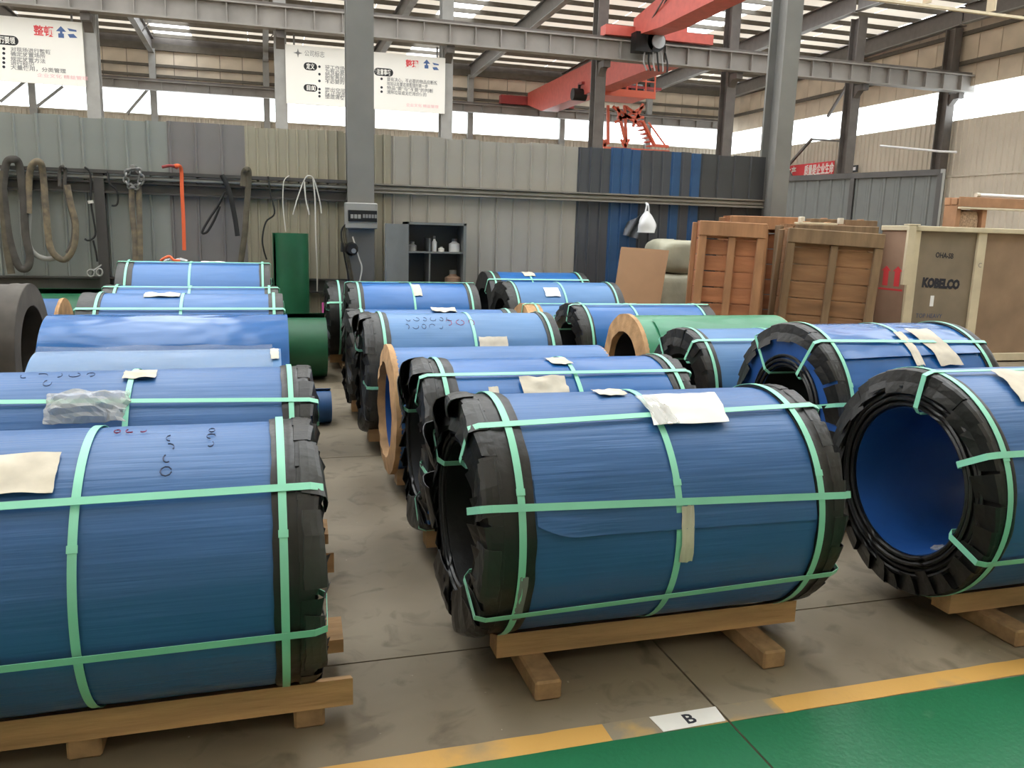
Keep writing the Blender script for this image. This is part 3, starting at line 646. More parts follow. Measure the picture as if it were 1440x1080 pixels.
def bottle(label, x, y, z, r, h, m, cat='bottle'):
    o = tag(empty('bottle', (x, y, z)), label, cat)
    MB().tube([(0, 0, 0), (0, 0, h*.6), (0, 0, h*.72), (0, 0, h*.8)], [r, r, r*.5, r*.4], 12).build('body', m, o, True)
    MB().tube([(0, 0, h*.8), (0, 0, h)], r*.45, 10).build('cap', 'grey_text', o, True)
bottle('pale spray bottle standing on the cabinet shelf by the divider', at(611, 350, 10.7).x, 10.72, zs, .035, .2, 'bag_white')
bottle('squat white jar on the cabinet shelf at far left', at(580, 350, 10.7).x, 10.72, zs, .06, .12, 'steel_grey_light', 'jar')
bottle('stout white tub at the right of the cabinet shelf', at(640, 350, 10.7).x, 10.75, zs, .075, .17, 'bag_white', 'tub')
bottle('low white pot in the middle of the cabinet shelf', at(620, 350, 10.7).x, 10.68, zs, .04, .07, 'paper_white', 'pot')
bottle('reddish lump on the lower cabinet shelf', at(638, 385, 10.7).x, 10.75, zs-.48, .11, .24, 'plywood_pink', 'container')

# ------------------------------------------------------------------ things hanging on the wall
def hang(name, label, cat, strands, group='slings hung on the wall rail'):
    o = empty(name, (0, 0, 0)); tag(o, label, cat, group)
    for pn, pts, r, flat, m in strands:
        MB().tube(smooth_path([at(x, y, YW-d) for x, y, d in pts], 5), r, 8, flat, ).build(pn, m, o, True)
    return o
D = .17
hang('lifting_sling', 'wide dark lifting sling hanging in a long loop at the far left of the rail', 'sling', [('strand', [(4, 262, D), (9, 230, D), (18, 224, D+.06), (27, 232, D), (33, 280, D), (36, 330, D), (42, 360, D), (38, 377, D), (26, 374, D), (14, 340, D), (8, 300, D), (4, 262, D)], .042, .45, 'sling_grey'), ('strand', [(2, 240, D), (5, 300, D), (10, 350, D), (16, 385, D)], .04, .45, 'sling_olive')])
hang('lifting_sling', 'patterned tan sling swinging low in a loop, second from the left', 'sling', [('strand', [(40, 300, D), (41, 250, D), (47, 230, D+.06), (57, 229, D+.06), (61, 250, D), (65, 300, D), (70, 345, D), (80, 361, D), (93, 364, D), (104, 345, D), (106, 315, D), (100, 290, D), (94, 260, D)], .037, .45, 'sling_tan'), ('strand', [(41, 300, D-.03), (40, 340, D-.03), (50, 358, D-.03), (66, 364, D-.03), (80, 362, D-.03)], .03, .5, 'steel_grey_light')])
hang('lifting_sling', 'narrow grey sling loop beside the patterned sling', 'sling', [('strand', [(84, 262, D), (84, 240, D), (88, 234, D+.06), (92, 240, D), (91, 262, D), (97, 290, D), (103, 315, D), (101, 340, D), (94, 356, D)], .02, .5, 'sling_grey')])
hang('hanging_wire', 'thin black wire with a ball knot hanging left of the dark post', 'wire', [('wire', [(119, 235, D), (127, 245, D), (128, 285, D), (131, 305, D), (134, 330, D), (125, 338, D), (119, 336, D)], .011, 1, 'rope_black'), ('wire', [(131, 338, D), (135, 355, D), (137, 368, D)], .011, 1, 'rope_black'), ('knot', [(127, 282, D), (128, 286, D)], .03, 1, 'cord_white')])
hang('hanging_wire', 'small curled wire loop just right of the dark post', 'wire', [('wire', [(151, 241, D-.03), (154, 258, D), (163, 266, D), (166, 278, D), (164, 288, D), (157, 289, D)], .011, 1, 'rope_black')])
hang('coiled_wire', 'little coil of wire at the foot of the dark post', 'wire', [('wire', [(143, 372, .11), (138, 376, .14), (132, 380, D)], .01, 1, 'steel_grey_light'), ('wire', [(128+5*math.cos(k*.9), 384+5*math.sin(k*.9), D) for k in range(12)], .01, 1, 'steel_grey_light'), ('wire', [(140+4*math.cos(k*.9), 383+5*math.sin(k*.9), D) for k in range(10)], .01, 1, 'steel_grey_light')])
# chain sling with links
ch = empty('chain_sling', (0, 0, 0)); tag(ch, 'chain loop with two tan straps hanging from the rail', 'chain', 'slings hung on the wall rail')
ring_pts = [at(188+11*math.cos(t), 250+14*math.sin(t), YW-D-.05) for t in [2*PI*k/15+.2 for k in range(15)]]
for k in range(15):
    p, q = ring_pts[k], ring_pts[(k+1) % 15]; dv = (q-p); cpt = (p+q)/2; L = dv.length*.72; dn = dv.normalized()
    sd = Vector((0, 1, 0)) if k % 2 else dn.cross(Vector((0, 1, 0))).normalized()
    MB().tube([cpt+dn*L*math.cos(t)+sd*.028*math.sin(t) for t in [2*PI*j/10 for j in range(10)]], .013, 6, closed=True).build('chain_link', 'chain', ch, True)
hk = at(188, 236, YW-.15); MB().box(hk.x-.03, hk.x+.03, YW-.25, YW-.10, hk.z-.02, hk.z+.02).build('hook', 'chain', ch)
for xa, xb in ((185, 190), (195, 197)):
    MB().tube(smooth_path([at(xa, 262, YW-D), at(xa+1, 300, YW-D), at(xb, 340, YW-D), at(xb, 372, YW-D)]), .032, 8, .4).build('strand', 'sling_tan', ch, True)
hang('orange_strap', 'bright orange strap hanging straight down above the back left coil', 'strap', [('strand', [(244, 234, D), (251, 233, D+.06), (255, 240, D), (256, 270, D), (258, 310, D), (259, 352, D)], .021, .4, 'orange'), ('strand', [(228, 235, D), (240, 233, D+.04), (250, 236, D)], .018, .5, 'crane_red_dark')], None)
hang('black_sling', 'black rope sling with a slanting loop right of the orange strap', 'rope', [('strand', [(312, 246, D), (320, 262, D), (326, 285, D), (331, 310, D), (334, 332, D)], .028, .7, 'rope_black'), ('strand', [(316, 270, D), (306, 290, D), (296, 305, D), (286, 322, D), (285, 328, D), (292, 325, D), (302, 308, D), (309, 290, D)], .014, 1, 'rope_black')])
hang('lifting_sling', 'limp brown sling hanging at the edge of the cream panels', 'sling', [('strand', [(342, 262, D), (343, 244, D), (347, 238, D+.05), (350, 246, D), (347, 290, D), (344, 330, D), (338, 372, D)], .035, .45, 'sling_olive')])
hang('hanging_wire', 'thin bent black wire above the standing green roll', 'wire', [('wire', [(377, 248, D), (381, 275, D), (386, 300, D), (374, 312, D), (369, 335, D), (371, 352, D), (375, 365, D)], .010, 1, 'rope_black')])
hang('dangling_rope', 'pale thin cord dropping to the standing green roll', 'cord', [('cord', [(407, 247, D), (399, 256, D), (398, 290, D), (402, 326, D)], .006, 1, 'cord_white')])
hang('dangling_rope', 'white cord with several trailing ends by the column', 'cord', [('cord', [(412, 302, D), (418, 280, D), (427, 255, D), (434, 247, D+.05), (442, 254, D), (450, 285, D), (452, 300, D)], .008, 1, 'cord_white'), ('cord', [(428, 255, D+.01), (430, 280, D), (435, 302, D)], .009, 1, 'cord_white'), ('cord', [(440, 250, D+.01), (443, 280, D), (444, 330, D), (446, 380, D), (446, 410, D)], .009, 1, 'cord_white')])
# plastic bag on the right rail
bg_ = empty('plastic_bag', (0, 0, 0)); tag(bg_, 'white plastic carrier bag hanging from the rail on the blue panels', 'bag')
pb = at(909, 313, YW-.16)
def bagf(u, v):
    t = 2*PI*u; rr = (.02+.11*math.sin(min(1, v*1.15)*PI*.62))*(1+.18*math.sin(3*t+v*4)+.12*noise.noise(Vector((math.cos(t)*2, math.sin(t)*2, v*4))))
    return (pb.x+rr*math.cos(t), pb.y+rr*.55*math.sin(t), pb.z+.16-.30*v)
MB().grid(bagf, 22, 10, cu=True).build('bag_body', 'bag_white', bg_, True)
MB().tube(smooth_path([(pb.x-.03, pb.y, pb.z+.13), (pb.x-.01, pb.y, pb.z+.24), (pb.x, YW-.10, pb.z+.27), (pb.x+.015, pb.y, pb.z+.24), (pb.x+.03, pb.y, pb.z+.13)]), .012, 6).build('handle', 'bag_white', bg_, True)
bd = empty('dark_cloth', (0, 0, 0)); tag(bd, 'crumpled dark cloth hanging behind the white bag', 'cloth')
pc = at(890, 318, YW-.1)
MB().grid(lambda u, v: (pc.x-.14+.24*u+.06*(1-v), pc.y+.03*math.sin(u*9+v*3), pc.z+.18*(.3+.7*u)-.36*v*(.5+.5*u)), 12, 8, thick=lambda u, v: (pc.x-.14+.24*u+.06*(1-v), pc.y+.012+.03*math.sin(u*9+v*3), pc.z+.18*(.3+.7*u)-.36*v*(.5+.5*u))).build('cloth', 'panel_dark', bd, True)

# ------------------------------------------------------------------ green rolls
gr = empty('green_roll', (0, 0, 0)); tag(gr, 'dark green roll standing upright against the wall behind the left row', 'roll')
ga, gb = at(383, 340, 10.55).x, at(436, 340, 10.55).x; gz = at(410, 328, 10.55).z; gcx = (ga+gb)/2; grr = (gb-ga)/2
mat('green_roll', (.012, .105, .045), .45, var=.15)
MB().grid(lambda u, v: (gcx+grr*(.72+.28*u)*math.cos(2*PI*u*2-2.9), 10.58+grr*(.72+.28*u)*math.sin(2*PI*u*2-2.9), gz*v), 64, 2, thick=lambda u, v: (gcx+grr*(.70+.28*u)*math.cos(2*PI*u*2-2.9), 10.58+grr*(.70+.28*u)*math.sin(2*PI*u*2-2.9), gz*v)).build('rolled_sheet', 'green_roll', gr, True)
def lying_roll(label, x0, x1, y, z, r, m, seed):
    o = tag(empty('sheet_roll', (0, 0, 0)), label, 'roll')
    MB().grid(lambda u, v: (x0+(x1-x0)*v, y-r*(.6+.4*u)*math.sin(6*PI*u), z+r*(.6+.4*u)*math.cos(6*PI*u)), 96, 2, thick=lambda u, v: (x0+(x1-x0)*v, y-(r*(.6+.4*u)-.006)*math.sin(6*PI*u), z+(r*(.6+.4*u)-.006)*math.cos(6*PI*u))).build('rolled_sheet', m, o, True)
    return o
g1 = at(400, 424, 9.0); g2 = at(456, 424, 9.0)
lying_roll('green roll lying on the floor in the aisle beside the standing one', g1.x-.02, g2.x+.02, 9.15, .36, .36, 'green_roll', 1)
g1 = at(78, 430, 9.6); g2 = at(130, 430, 9.6)
lying_roll('green roll lying behind the left row near the shaded blue coil', g1.x-.5, g2.x-.03, 10.35, .44, .44, 'green_roll', 2)
mat('offcut_and_shade_blue', (.02, .09, .25), .5, var=.2)
g1 = at(436, 485, 6.9); g2 = at(462, 485, 6.9)
lying_roll('small dark blue offcut roll on the aisle floor by the middle row', g1.x, g2.x+.02, 7.0, .15, .15, 'offcut_and_shade_blue', 3)

# ------------------------------------------------------------------ crates
def plank_crate(label, x0, x1, y0, y1, z1, tilt, roll, m_plank, m_frame, rows, mid=True, inset=.05):
    o = tag(empty('wooden_crate', ((x0+x1)/2, y0, abs(math.sin(roll))*(x1-x0)/2), tilt), label, 'crate', 'wooden crates at the right'); o.rotation_euler = (0, roll, tilt); w = (x1-x0)/2; dp = y1-y0
    fw = .10
    for s in (-1, 1): bbox_o('post', m_frame, o, s*w-(fw if s > 0 else 0), s*w+(0 if s > 0 else fw), 0, .07, 0, z1-.18, .008)
    bbox_o('top_rail', m_frame, o, -w, w, -.01, .07, z1-.18, z1, .008); bbox_o('bottom_rail', m_frame, o, -w+fw, w-fw, 0, .07, 0, .14, .008)
    if mid: bbox_o('mid_post', m_frame, o, -.04, .05, .015, .07, .14, z1-.18, .008)
    hh = (z1-.04)/rows
    for k in range(rows):
        for a, b in ((-w+.01, -.002), (.002, w-.01)): bbox_o('plank', m_plank, o, a, b, .072, .095, .02+k*hh+.009, .02+(k+1)*hh-.006, .005)
    for s in (-1, 1):
        for k in range(rows): bbox_o('side_plank', m_plank, o, s*w-(.022 if s > 0 else 0), s*w+(0 if s > 0 else .022), .10, dp, .02+k*hh+.005, .02+(k+1)*hh-.004, .004)
        bbox_o('side_post', m_frame, o, s*(w+.03)-.03, s*(w+.03)+.03, dp-.12, dp, 0, z1-.02, .006)
    nt = 6
    for k in range(nt): bbox_o('lid_plank', m_plank, o, -w+.002, w-.002, .075+(dp-.08)*k/nt+.004, .075+(dp-.08)*(k+1)/nt-.004, z1-.025, z1, .003)
    return o
c1a, c1b = at(979, 330, 9.15), at(1070, 330, 9.15)
z1c = at(1020, 313, 9.15).z
def shrink(a, b, k=.90): m_ = (a+b)/2; return m_+(a-m_)*k, m_+(b-m_)*k
plank_crate('reddish plank crate left of the darker one, nearest the cardboard sheet', *shrink(c1a.x, c1b.x), 9.15, 9.55, z1c, math.radians(-24), math.radians(1.5), 'crate_red', 'crate_frame', 9)
c1c, c1d = at(1030, 320, 10.2), at(1118, 320, 10.2)
plank_crate('reddish plank crate behind the first one, its top showing higher', c1c.x, c1d.x, 10.15, 10.55, at(1065, 304, 10.2).z, math.radians(-14), 0, 'crate_red', 'crate_frame', 9)
c2a, c2b = at(1103, 350, 8.9), at(1227, 350, 8.9)
z2c = at(1165, 327, 8.9).z
plank_crate('weathered brown plank crate beside the stencilled plywood crate', *shrink(c2a.x, c2b.x), 8.9, 9.3, z2c, math.radians(-24), math.radians(2.5), 'crate_brown', 'crate_frame_grey', 8)
c3a, c3b = at(1120, 320, 9.65), at(1234, 320, 9.65); z3c = at(1180, 317, 9.65).z
plank_crate('dark crate tucked behind the weathered one with boards on its lid', c3a.x, c3b.x, 9.62, 10.05, z3c, 0, 0, 'crate_brown', 'crate_frame_grey', 8)
for nm, a, b, y_, hh, m, lb in (('loose_board', 1124, 1178, 9.66, .028, 'batten', 'pale loose board lying on the dark crate lid'), ('loose_board', 1140, 1234, 9.86, .085, 'crate_frame_grey', 'grey weathered board on the dark crate lid')):
    p, q = at(a, 315, y_), at(b, 315, y_); o = tag(empty(nm, (0, 0, 0)), lb, 'board')
    bbox_o('plank', m, o, p.x, q.x, y_, y_+.12, z3c+.002, z3c+hh, .004)
    for k in range(2): bbox_o('cleat', 'crate_frame', o, p.x+(q.x-p.x)*(.2+.55*k), p.x+(q.x-p.x)*(.2+.55*k)+.06, y_+.02, y_+.10, z3c+hh, z3c+hh+.012, .003)
for px_, lb in ((1127, 'pale wood cleat standing at the left on the dark crate lid'), (1182, 'pale wood cleat standing at the right on the dark crate lid')):
    p = at(px_, 310, 9.82); o = tag(empty('wood_cleat', (p.x, 9.82, z3c+.002)), lb, 'cleat'); bbox_o('block', 'paper', o, -.035, .035, -.03, .03, .02, .10, .006); bbox_o('foot', 'plywood', o, -.05, .05, -.035, .035, 0, .02, .004)

kb = empty('plywood_crate', (0, 0, 0)); tag(kb, 'big plywood crate with bold black stencilled lettering at the right edge', 'crate')
YK = 9.2; YKB = 9.76
kz = at(1300, 319, YK).z
def kx(px, py=380): return at(px, py, YK).x
def kz_(px, py): return at(px, py, YK).z
kx0 = kx(1278, 380); kx1 = kx0+3.4
xj = kx(1376, 380)
box_o('plywood_sheet', 'plywood_grey', kb, kx0, xj-.002, YK+.03, YK+.05, .02, kz-.02)
box_o('plywood_sheet', 'plywood', kb, xj, xj+1.5, YK+.03, YK+.05, .02, kz-.02)
box_o('plywood_sheet', 'plywood', kb, xj+1.502, kx1, YK+.03, YK+.05, .02, kz-.02)
box_o('plywood_side', 'plywood_pink', kb, kx0, kx0+.02, YK+.052, YKB, .02, kz-.02)
box_o('plywood_side', 'plywood_pink', kb, kx1-.02, kx1, YK+.052, YKB, .02, kz-.02)
box_o('plywood_lid', 'plywood', kb, kx0, kx1, YK+.03, YKB, kz-.02, kz)
box_o('plywood_back', 'plywood', kb, kx0, kx1, YKB, YKB+.02, .02, kz-.02)
bbox_o('top_batten', 'batten', kb, kx0-.03, kx1, YK-.03, YK+.03, kz-.055, kz+.012, .006)
bbox_o('side_batten', 'batten', kb, kx0-.03, kx0-.002, YK+.032, YKB+.02, kz-.055, kz+.012, .006)
bbox_o('bottom_batten', 'batten', kb, kx0-.03, kx1, YK, YK+.03, .02, .13, .006)
for x in (kx0+.055, xj+.0, xj+1.5): bbox_o('batten', 'batten', kb, x-.075, x+.075, YK-.01, YK+.03, .13, kz-.055, .006)
TL = math.radians(2.5)
lettering('KOBELCO', .165, 'ink', kb, (kx(1299, 397), YK+.0285, kz_(1299, 403)), (PI/2, TL, 0), bold=.011, width=kx(1352, 400)-kx(1299, 400))
lettering('OHA-SB', .10, 'ink', kb, (kx(1318, 358), YK+.0285, kz_(1318, 362)), (PI/2, TL, 0), width=.30, bold=.002)
lettering('TOP HEAVY', .085, 'ink_soft', kb, (kx(1290, 443), YK+.0285, kz_(1290, 447)), (PI/2, TL*.5, 0), width=.44)
box_o('label_sticker', 'bag_white', kb, kx(1310, 425), kx(1315, 425), YK+.027, YK+.03, kz_(1312, 431), kz_(1312, 416))
lettering('C', .09, 'grey_text', kb, (xj-.03, YK-.012, kz_(1375, 376)), (PI/2, 0, 0))
for yc_ in (YK+.42, YK+.20):   # this-way-up arrows on the side
    zb2, zt2 = kz_(1250, 404), kz_(1250, 375)
    MB().prism([(yc_-.05, zb2), (yc_+.05, zb2), (yc_+.05, zt2-.07), (yc_+.09, zt2-.07), (yc_, zt2), (yc_-.09, zt2-.07), (yc_-.05, zt2-.07)], kx0-.003, kx0+.001, 'x').build('arrow_mark', 'sign_red', kb)
MB().prism([(YK+.08, zb2-.06), (YK+.54, zb2-.06), (YK+.54, zb2-.035), (YK+.08, zb2-.035)], kx0-.003, kx0+.001, 'x').build('arrow_bar', 'sign_red', kb)
lb = empty('leaning_batten', (0, 0, 0)); tag(lb, 'short cream batten hooked over the corner of the plywood crate', 'board')
MB().beam((kx0-.07, YK-.05, kz+.01), (kx0-.08, YK-.05, kz_(1262, 400)), .04, .115, (1, 0, 0)).build('board', 'batten', lb)
bbox_o('hook_block', 'batten', lb, kx0-.12, kx0+.05, YK-.07, YK+.05, kz+.014, kz+.03, .004)

# cardboard and tarp bundle
cdp = [at(860, 424, 9.55), at(925, 424, 9.55), at(941, 352, 9.9), at(874, 347, 9.9)]
cd = empty('cardboard_sheet', (0, 0, 0)); tag(cd, 'brown cardboard sheet leaning in front of the wrapped bundle', 'cardboard')
lo = [(v-(cdp[3]-cdp[0])*.75) if i < 2 else v for i, v in enumerate(cdp)]
for i in (0, 1): lo[i] = Vector((lo[i].x, lo[i].y, .02))
nv = (cdp[1]-cdp[0]).cross(cdp[3]-cdp[0]).normalized()*.02
MB().add([p for p in lo]+[p-nv for p in lo], [(0,1,2,3),(7,6,5,4),(0,4,5,1),(1,5,6,2),(2,6,7,3),(3,7,4,0)]).build('sheet', 'cardboard', cd)
tb = empty('wrapped_bundle', (0, 0, 0)); tag(tb, 'pile of cream tarpaulin bundles between the cardboard and the crates', 'bundle')
def sack(x0, x1, y0, y1, z0, z1, sd):
    def f(u, v):
        t = 2*PI*u; p = v*PI; ex = .45
        sg = lambda a: math.copysign(abs(a)**ex, a)
        n = 1+.10*noise.noise(Vector((math.cos(t)*1.6+sd, math.sin(t)*1.6, v*4)))
        return ((x0+x1)/2+(x1-x0)/2*sg(math.cos(t))*math.sin(p)**.4*n, (y0+y1)/2+(y1-y0)/2*sg(math.sin(t))*math.sin(p)**.4*n, (z0+z1)/2+(z1-z0)/2*sg(math.cos(p))*n)
    return MB().grid(f, 28, 14, cu=True)
t0, t1 = at(912, 400, 10.4), at(972, 400, 10.4); tz = [at(940, 430, 10.4).z, at(940, 382, 10.4).z, at(945, 337, 10.4).z]
for k, (za, zb2, ox) in enumerate(((.02, tz[1]*.52, 0), (tz[1]*.5, tz[1], 0), (tz[1]-.03, tz[2], .06))):
    sack(t0.x+ox-.05, t1.x+.02+ox*.5, 10.1, 10.75, za, zb2, k*3.3).build('bundle', 'tarp', tb, True)

# ------------------------------------------------------------------ gate panels and timber pile at the right
wr = struct('wall_gate')
A, B = Vector((12.0, 17.9, 0)), Vector((13.25, 14.15, 0)); zg = 3.03; n = 12
du = (B-A).normalized(); L = (B-A).length
ang = math.atan2(du.y, du.x)
gm = MB().prism([(0, 0), (.05, 0), (.07, -.02), (.11, -.02), (.13, 0), (L/n-.002, 0), (L/n-.002, .02), (0, .02)], 0, zg, 'z').mesh('gate_panel', 'cabinet_grey')
gm2 = gm.copy(); gm2.materials.clear(); gm2.materials.append(mat('gate_grey', (.125, .13, .126), .5, .1, var=.08))
for k in range(n): link('gate_panel', gm2, wr, A+du*(L*k/n), (0, 0, ang))
for k in (0, n//2, n): MB().box(-.05, .05, -.06, .04, 0, zg+.02).build('gate_post', 'rail_dark', wr, loc=A+du*(L*k/n), rot=(0, 0, ang))
MB().box(0, L, -.06, .05, zg-.02, zg+.10).build('gate_rail', 'rail_dark', wr, loc=A, rot=(0, 0, ang))
MB().box(L-.02, L+.06, -.05, .03, 0, zg+.1).build('gate_post', 'steel_grey_light', wr, loc=A, rot=(0, 0, ang))
YP = 12.2
tp = empty('timber_pallet', (0, 0, 0)); tag(tp, 'pallet of rough timber seen above the plywood crate', 'pallet')
ta, tbp = at(1345, 300, YP), at(1475, 300, YP); zt0, zt1, zt2 = at(1380, 318, YP).z, at(1380, 291, YP).z, at(1380, 278, YP).z
for k in range(2): bbox_o('deck_board', 'pallet_wood', tp, ta.x-.02, tbp.x, YP+.16*k, YP+.16*k+.13, zt1+.02, zt2-.03+.02*(k % 2), .006)
bbox_o('edge_board', 'pallet_wood', tp, ta.x, tbp.x, YP-.05, YP-.01, zt1-.01, zt2, .006)
bbox_o('lower_edge_board', 'batten', tp, ta.x, tbp.x, YP-.06, YP-.01, zt1-.05, zt1-.015, .006)
for xx in (ta.x+.0, at(1382, 300, YP).x, tbp.x-.1): bbox_o('stringer', 'pallet_wood', tp, xx, xx+.1, YP, YP+.3, zt0-.1, zt1+.02, .006)
for xx in (ta.x+.1, tbp.x-.3): bbox_o('leg', 'pallet_wood', tp, xx, xx+.1, YP+.1, YP+.25, 0, zt0-.1, .006)
bbox_o('lower_deck', 'pallet_wood', tp, ta.x, tbp.x, YP, YP+.3, zt0-.14, zt0-.1, .006)
st = empty('wood_chip_bale', (0, 0, 0)); tag(st, 'bale of coarse wood shavings under the timber pallet', 'bale')
sack(ta.x+.11, at(1381, 300, YP).x-.02, YP+.02, YP+.3, zt0-.095, zt1-.06, 4.4).build('bale', 'wood_chip', st, True)
tl = empty('white_tube', (0, 0, 0)); tag(tl, 'pale tube lying on the timber pallet at the right edge', 'tube')
p, q = at(1377, 276, YP), at(1475, 276, YP); MB().tube([(p.x, YP+.05, zt2+.045), (q.x, YP+.05, zt2+.045)], .035, 8).build('tube', 'bag_white', tl, True)
MB().tube([(p.x-.02, YP+.05, zt2+.045), (p.x+.05, YP+.05, zt2+.045)], .04, 8).build('end_cap', 'paper', tl, True)

# ------------------------------------------------------------------ building shell: mid columns, runways, far and right walls, roof
Y2, YF, XR, XL, YB = 31.5, 51.5, 30.0, -17.8, -8.8
random.seed(5)
mids = [-5.39, .66, 6.62, 12.73, 18.5, 24.57, 29.6]
ordn = ['right of the left white sign board', 'left of the white sign board at centre', 'right of the centre sign board', 'beside the red stair platform', 'left of the thick right column', 'in front of the red banner wall', 'at the end of the runway beam']
for x, t in zip(mids, ordn):
    wdt = .42
    o = h_column('distant grey column '+t, x, Y2+.35, wdt, .5, 11.0, 'steel_grey_light' if x < 8 else 'steel_brown', tk=.03, group='columns of the crane runway')
    MB().prism([(-.1, 8.19), (-.1, 7.5), (-.55, 7.95), (-.85, 7.95), (-.85, 8.19)], -.14, .14, 'x').build('corbel', 'steel_brown', o)
def runway(label, y, z0, z1, x0, x1, m, step, hw=.22):
    o = tag(empty('crane_runway', (0, y, 0)), label, 'beam')
    MB().box(x0, x1, -hw, hw, z1-.05, z1).build('top_flange', m, o); MB().box(x0, x1, -hw, hw, z0, z0+.05).build('bottom_flange', m, o)
    MB().box(x0, x1, -.02, .02, z0+.05, z1-.05).build('web', m, o)
    me = MB().box(-.015, .015, -hw+.03, -.02, z0+.05, z1-.05).mesh('stiffener', m)
    x = x0+.3
    while x < x1: link('stiffener', me, o, (x, 0, 0)); x += step
    MB().box(x0, x1, -.05, .05, z1+.001, z1+.12).build('rail', 'steel_brown', o)
    return o
mat('runway', (.27, .25, .23), .55, .1, var=.15, vscale=1)
runway('long grey crane runway beam crossing the hall above the signs', 31.0, 8.2, 8.93, XL+.3, 30.25, 'runway', .95)
runway('farther crane runway beam along the back windows', 50.6, 8.63, 9.12, XL+.3, 29.3, 'runway', 1.2, .18)

# far wall -------------------------------------------------------------
wf = struct('wall_far')
ZW0, ZW1, ZE = 7.45, 8.85, 11.0
def corr(x0, x1, z0, z1, y, m, pitch=.25, d=.04):
    prof = []; x = x0
    while x < x1: prof += [(x, 0), (x+pitch*.5, 0), (x+pitch*.6, -d), (x+pitch*.9, -d)]; x += pitch
    prof += [(x1+pitch, 0)]
    vs = [(a, y+b, z0) for a, b in prof]+[(a, y+b, z1) for a, b in prof]; n = len(prof)
    return MB().add(vs, [(i, i+1, n+i+1, n+i) for i in range(n-1)])
corr(XL, XR-.3, 0, ZW0, YF, 'cladding_low').build('lower_cladding', 'cladding_low', wf)
cw = 1.2
me = MB().box(0, cw-.03, 0, .06, ZW1, ZE).mesh('cladding_panel', 'cladding')
x = XL
while x < XR-.2: link('cladding_panel', me, wf, (x, YF, 0)); x += cw
MB().box(XL, XR, YF+.06, YF+.1, ZW1, 11.66).build('backing', 'steel_brown', wf)
for z in (ZW1, 9.45, 10.0): MB().box(XL, XR, YF-.14, YF, z, z+.14).build('girt', 'purlin', wf)
MB().box(XL, XR, YF-.2, YF+.02, 10.85, 11.2).build('eave_beam', 'purlin', wf)
MB().box(XL, XR, YF-.08, YF+.05, ZW0-.05, ZW0+.03).build('window_sill', 'cladding_low', wf)
posts = [.26+5.97*k for k in range(-3, 6)]
pm = MB().box(-.17, .17, -.35, -.01, 0, 10.9).mesh('wall_post', 'steel_grey_light')
for x in posts: link('wall_post', pm, wf, (x, YF, 0))
wn = struct('window_1')
wx = [XL]+posts+[XR]
for a, b in zip(wx[:-1], wx[1:]):
    for k in range(4):
        u0, u1 = a+(b-a)*k/4, a+(b-a)*(k+1)/4
        MB().box(u0+.02, u1-.02, YF+.02, YF+.03, ZW0+.03, ZW1).build('pane', 'glass', wn)
for (x0, z0, x1, z1) in ((at(3, 153, YF).x, 7.6, at(40, 122, YF).x, 8.8), (at(180, 163, YF).x, 7.4, at(209, 132, YF).x, 8.75), (.26-5.97*2+.2, 7.5, .26-5.97*2+1.5, 8.6)):
    MB().beam((x0, YF-.25, z0), (x1, YF-.25, z1), .14, .14, (0, 1, 0)).build('brace', 'steel_grey_light', wf)

# right wall ------------------------------------------------------------
wrt = struct('wall_right'); ZR0, ZR1 = 7.1, 8.5
def corr_y(y0, y1, z0, z1, x, pitch=.32, d=.05):
    prof = []; y = y0
    while y < y1: prof += [(y, 0), (y+pitch*.5, 0), (y+pitch*.6, -d), (y+pitch*.9, -d)]; y += pitch
    prof += [(y, 0)]
    vs = [(x+b, a, z0) for a, b in prof]+[(x+b, a, z1) for a, b in prof]; n = len(prof)
    return MB().add(vs, [(i, i+1, n+i+1, n+i) for i in range(n-1)])
corr_y(YB, YF, 0, ZR0, XR).build('lower_cladding', 'cladding_low', wrt)
me = MB().box(0, .06, 0, cw-.03, ZR1, 11.4).mesh('cladding_panel', 'cladding')
y = YB
while y < YF: link('cladding_panel', me, wrt, (XR, y, 0)); y += cw
MB().box(XR+.06, XR+.1, YB, YF, ZR1, 12).build('backing', 'steel_brown', wrt)
for z in (9.45, 10.7): MB().box(XR-.16, XR, YB, YF, z, z+.16).build('girt', 'purlin', wrt)
for z in (2.0, 4.6): MB().box(XR-.07, XR-.05, YB, YF, z, z+.08).build('seam', 'cladding_low', wrt)
pm = MB().box(-.35, -.01, -.18, .18, 0, 11).mesh('wall_post', 'steel_grey_light')
rposts = [11.2, 21.5, 38.5, 45]
for y in rposts: link('wall_post', pm, wrt, (XR, y, 0))
wn2 = struct('window_2'); y = YB
while y < YF-1:
    MB().box(XR+.02, XR+.03, y+.03, y+2.97, ZR0, ZR1).build('pane', 'glass', wn2); y += 3.0
# cross brace
for p, q in (((1096, 247), (1142, 195)), ((1098, 220), (1113, 248))):
    a, b = atx(*p, XR-.6), atx(*q, XR-.6); MB().beam(a, b, .12, .12, (1, 0, 0)).build('brace', 'steel_brown', wrt)
a, b = atx(1192, 118, XR-1), atx(1164, 164, XR-1); MB().beam(a, b, .12, .12, (1, 0, 0)).build('brace', 'steel_brown', wrt)
a, b = atx(1142, 196, XR-.6), atx(1190, 199, XR-.6); MB().beam(a, b, .10, .10, (1, 0, 0)).build('brace', 'steel_brown', wrt)
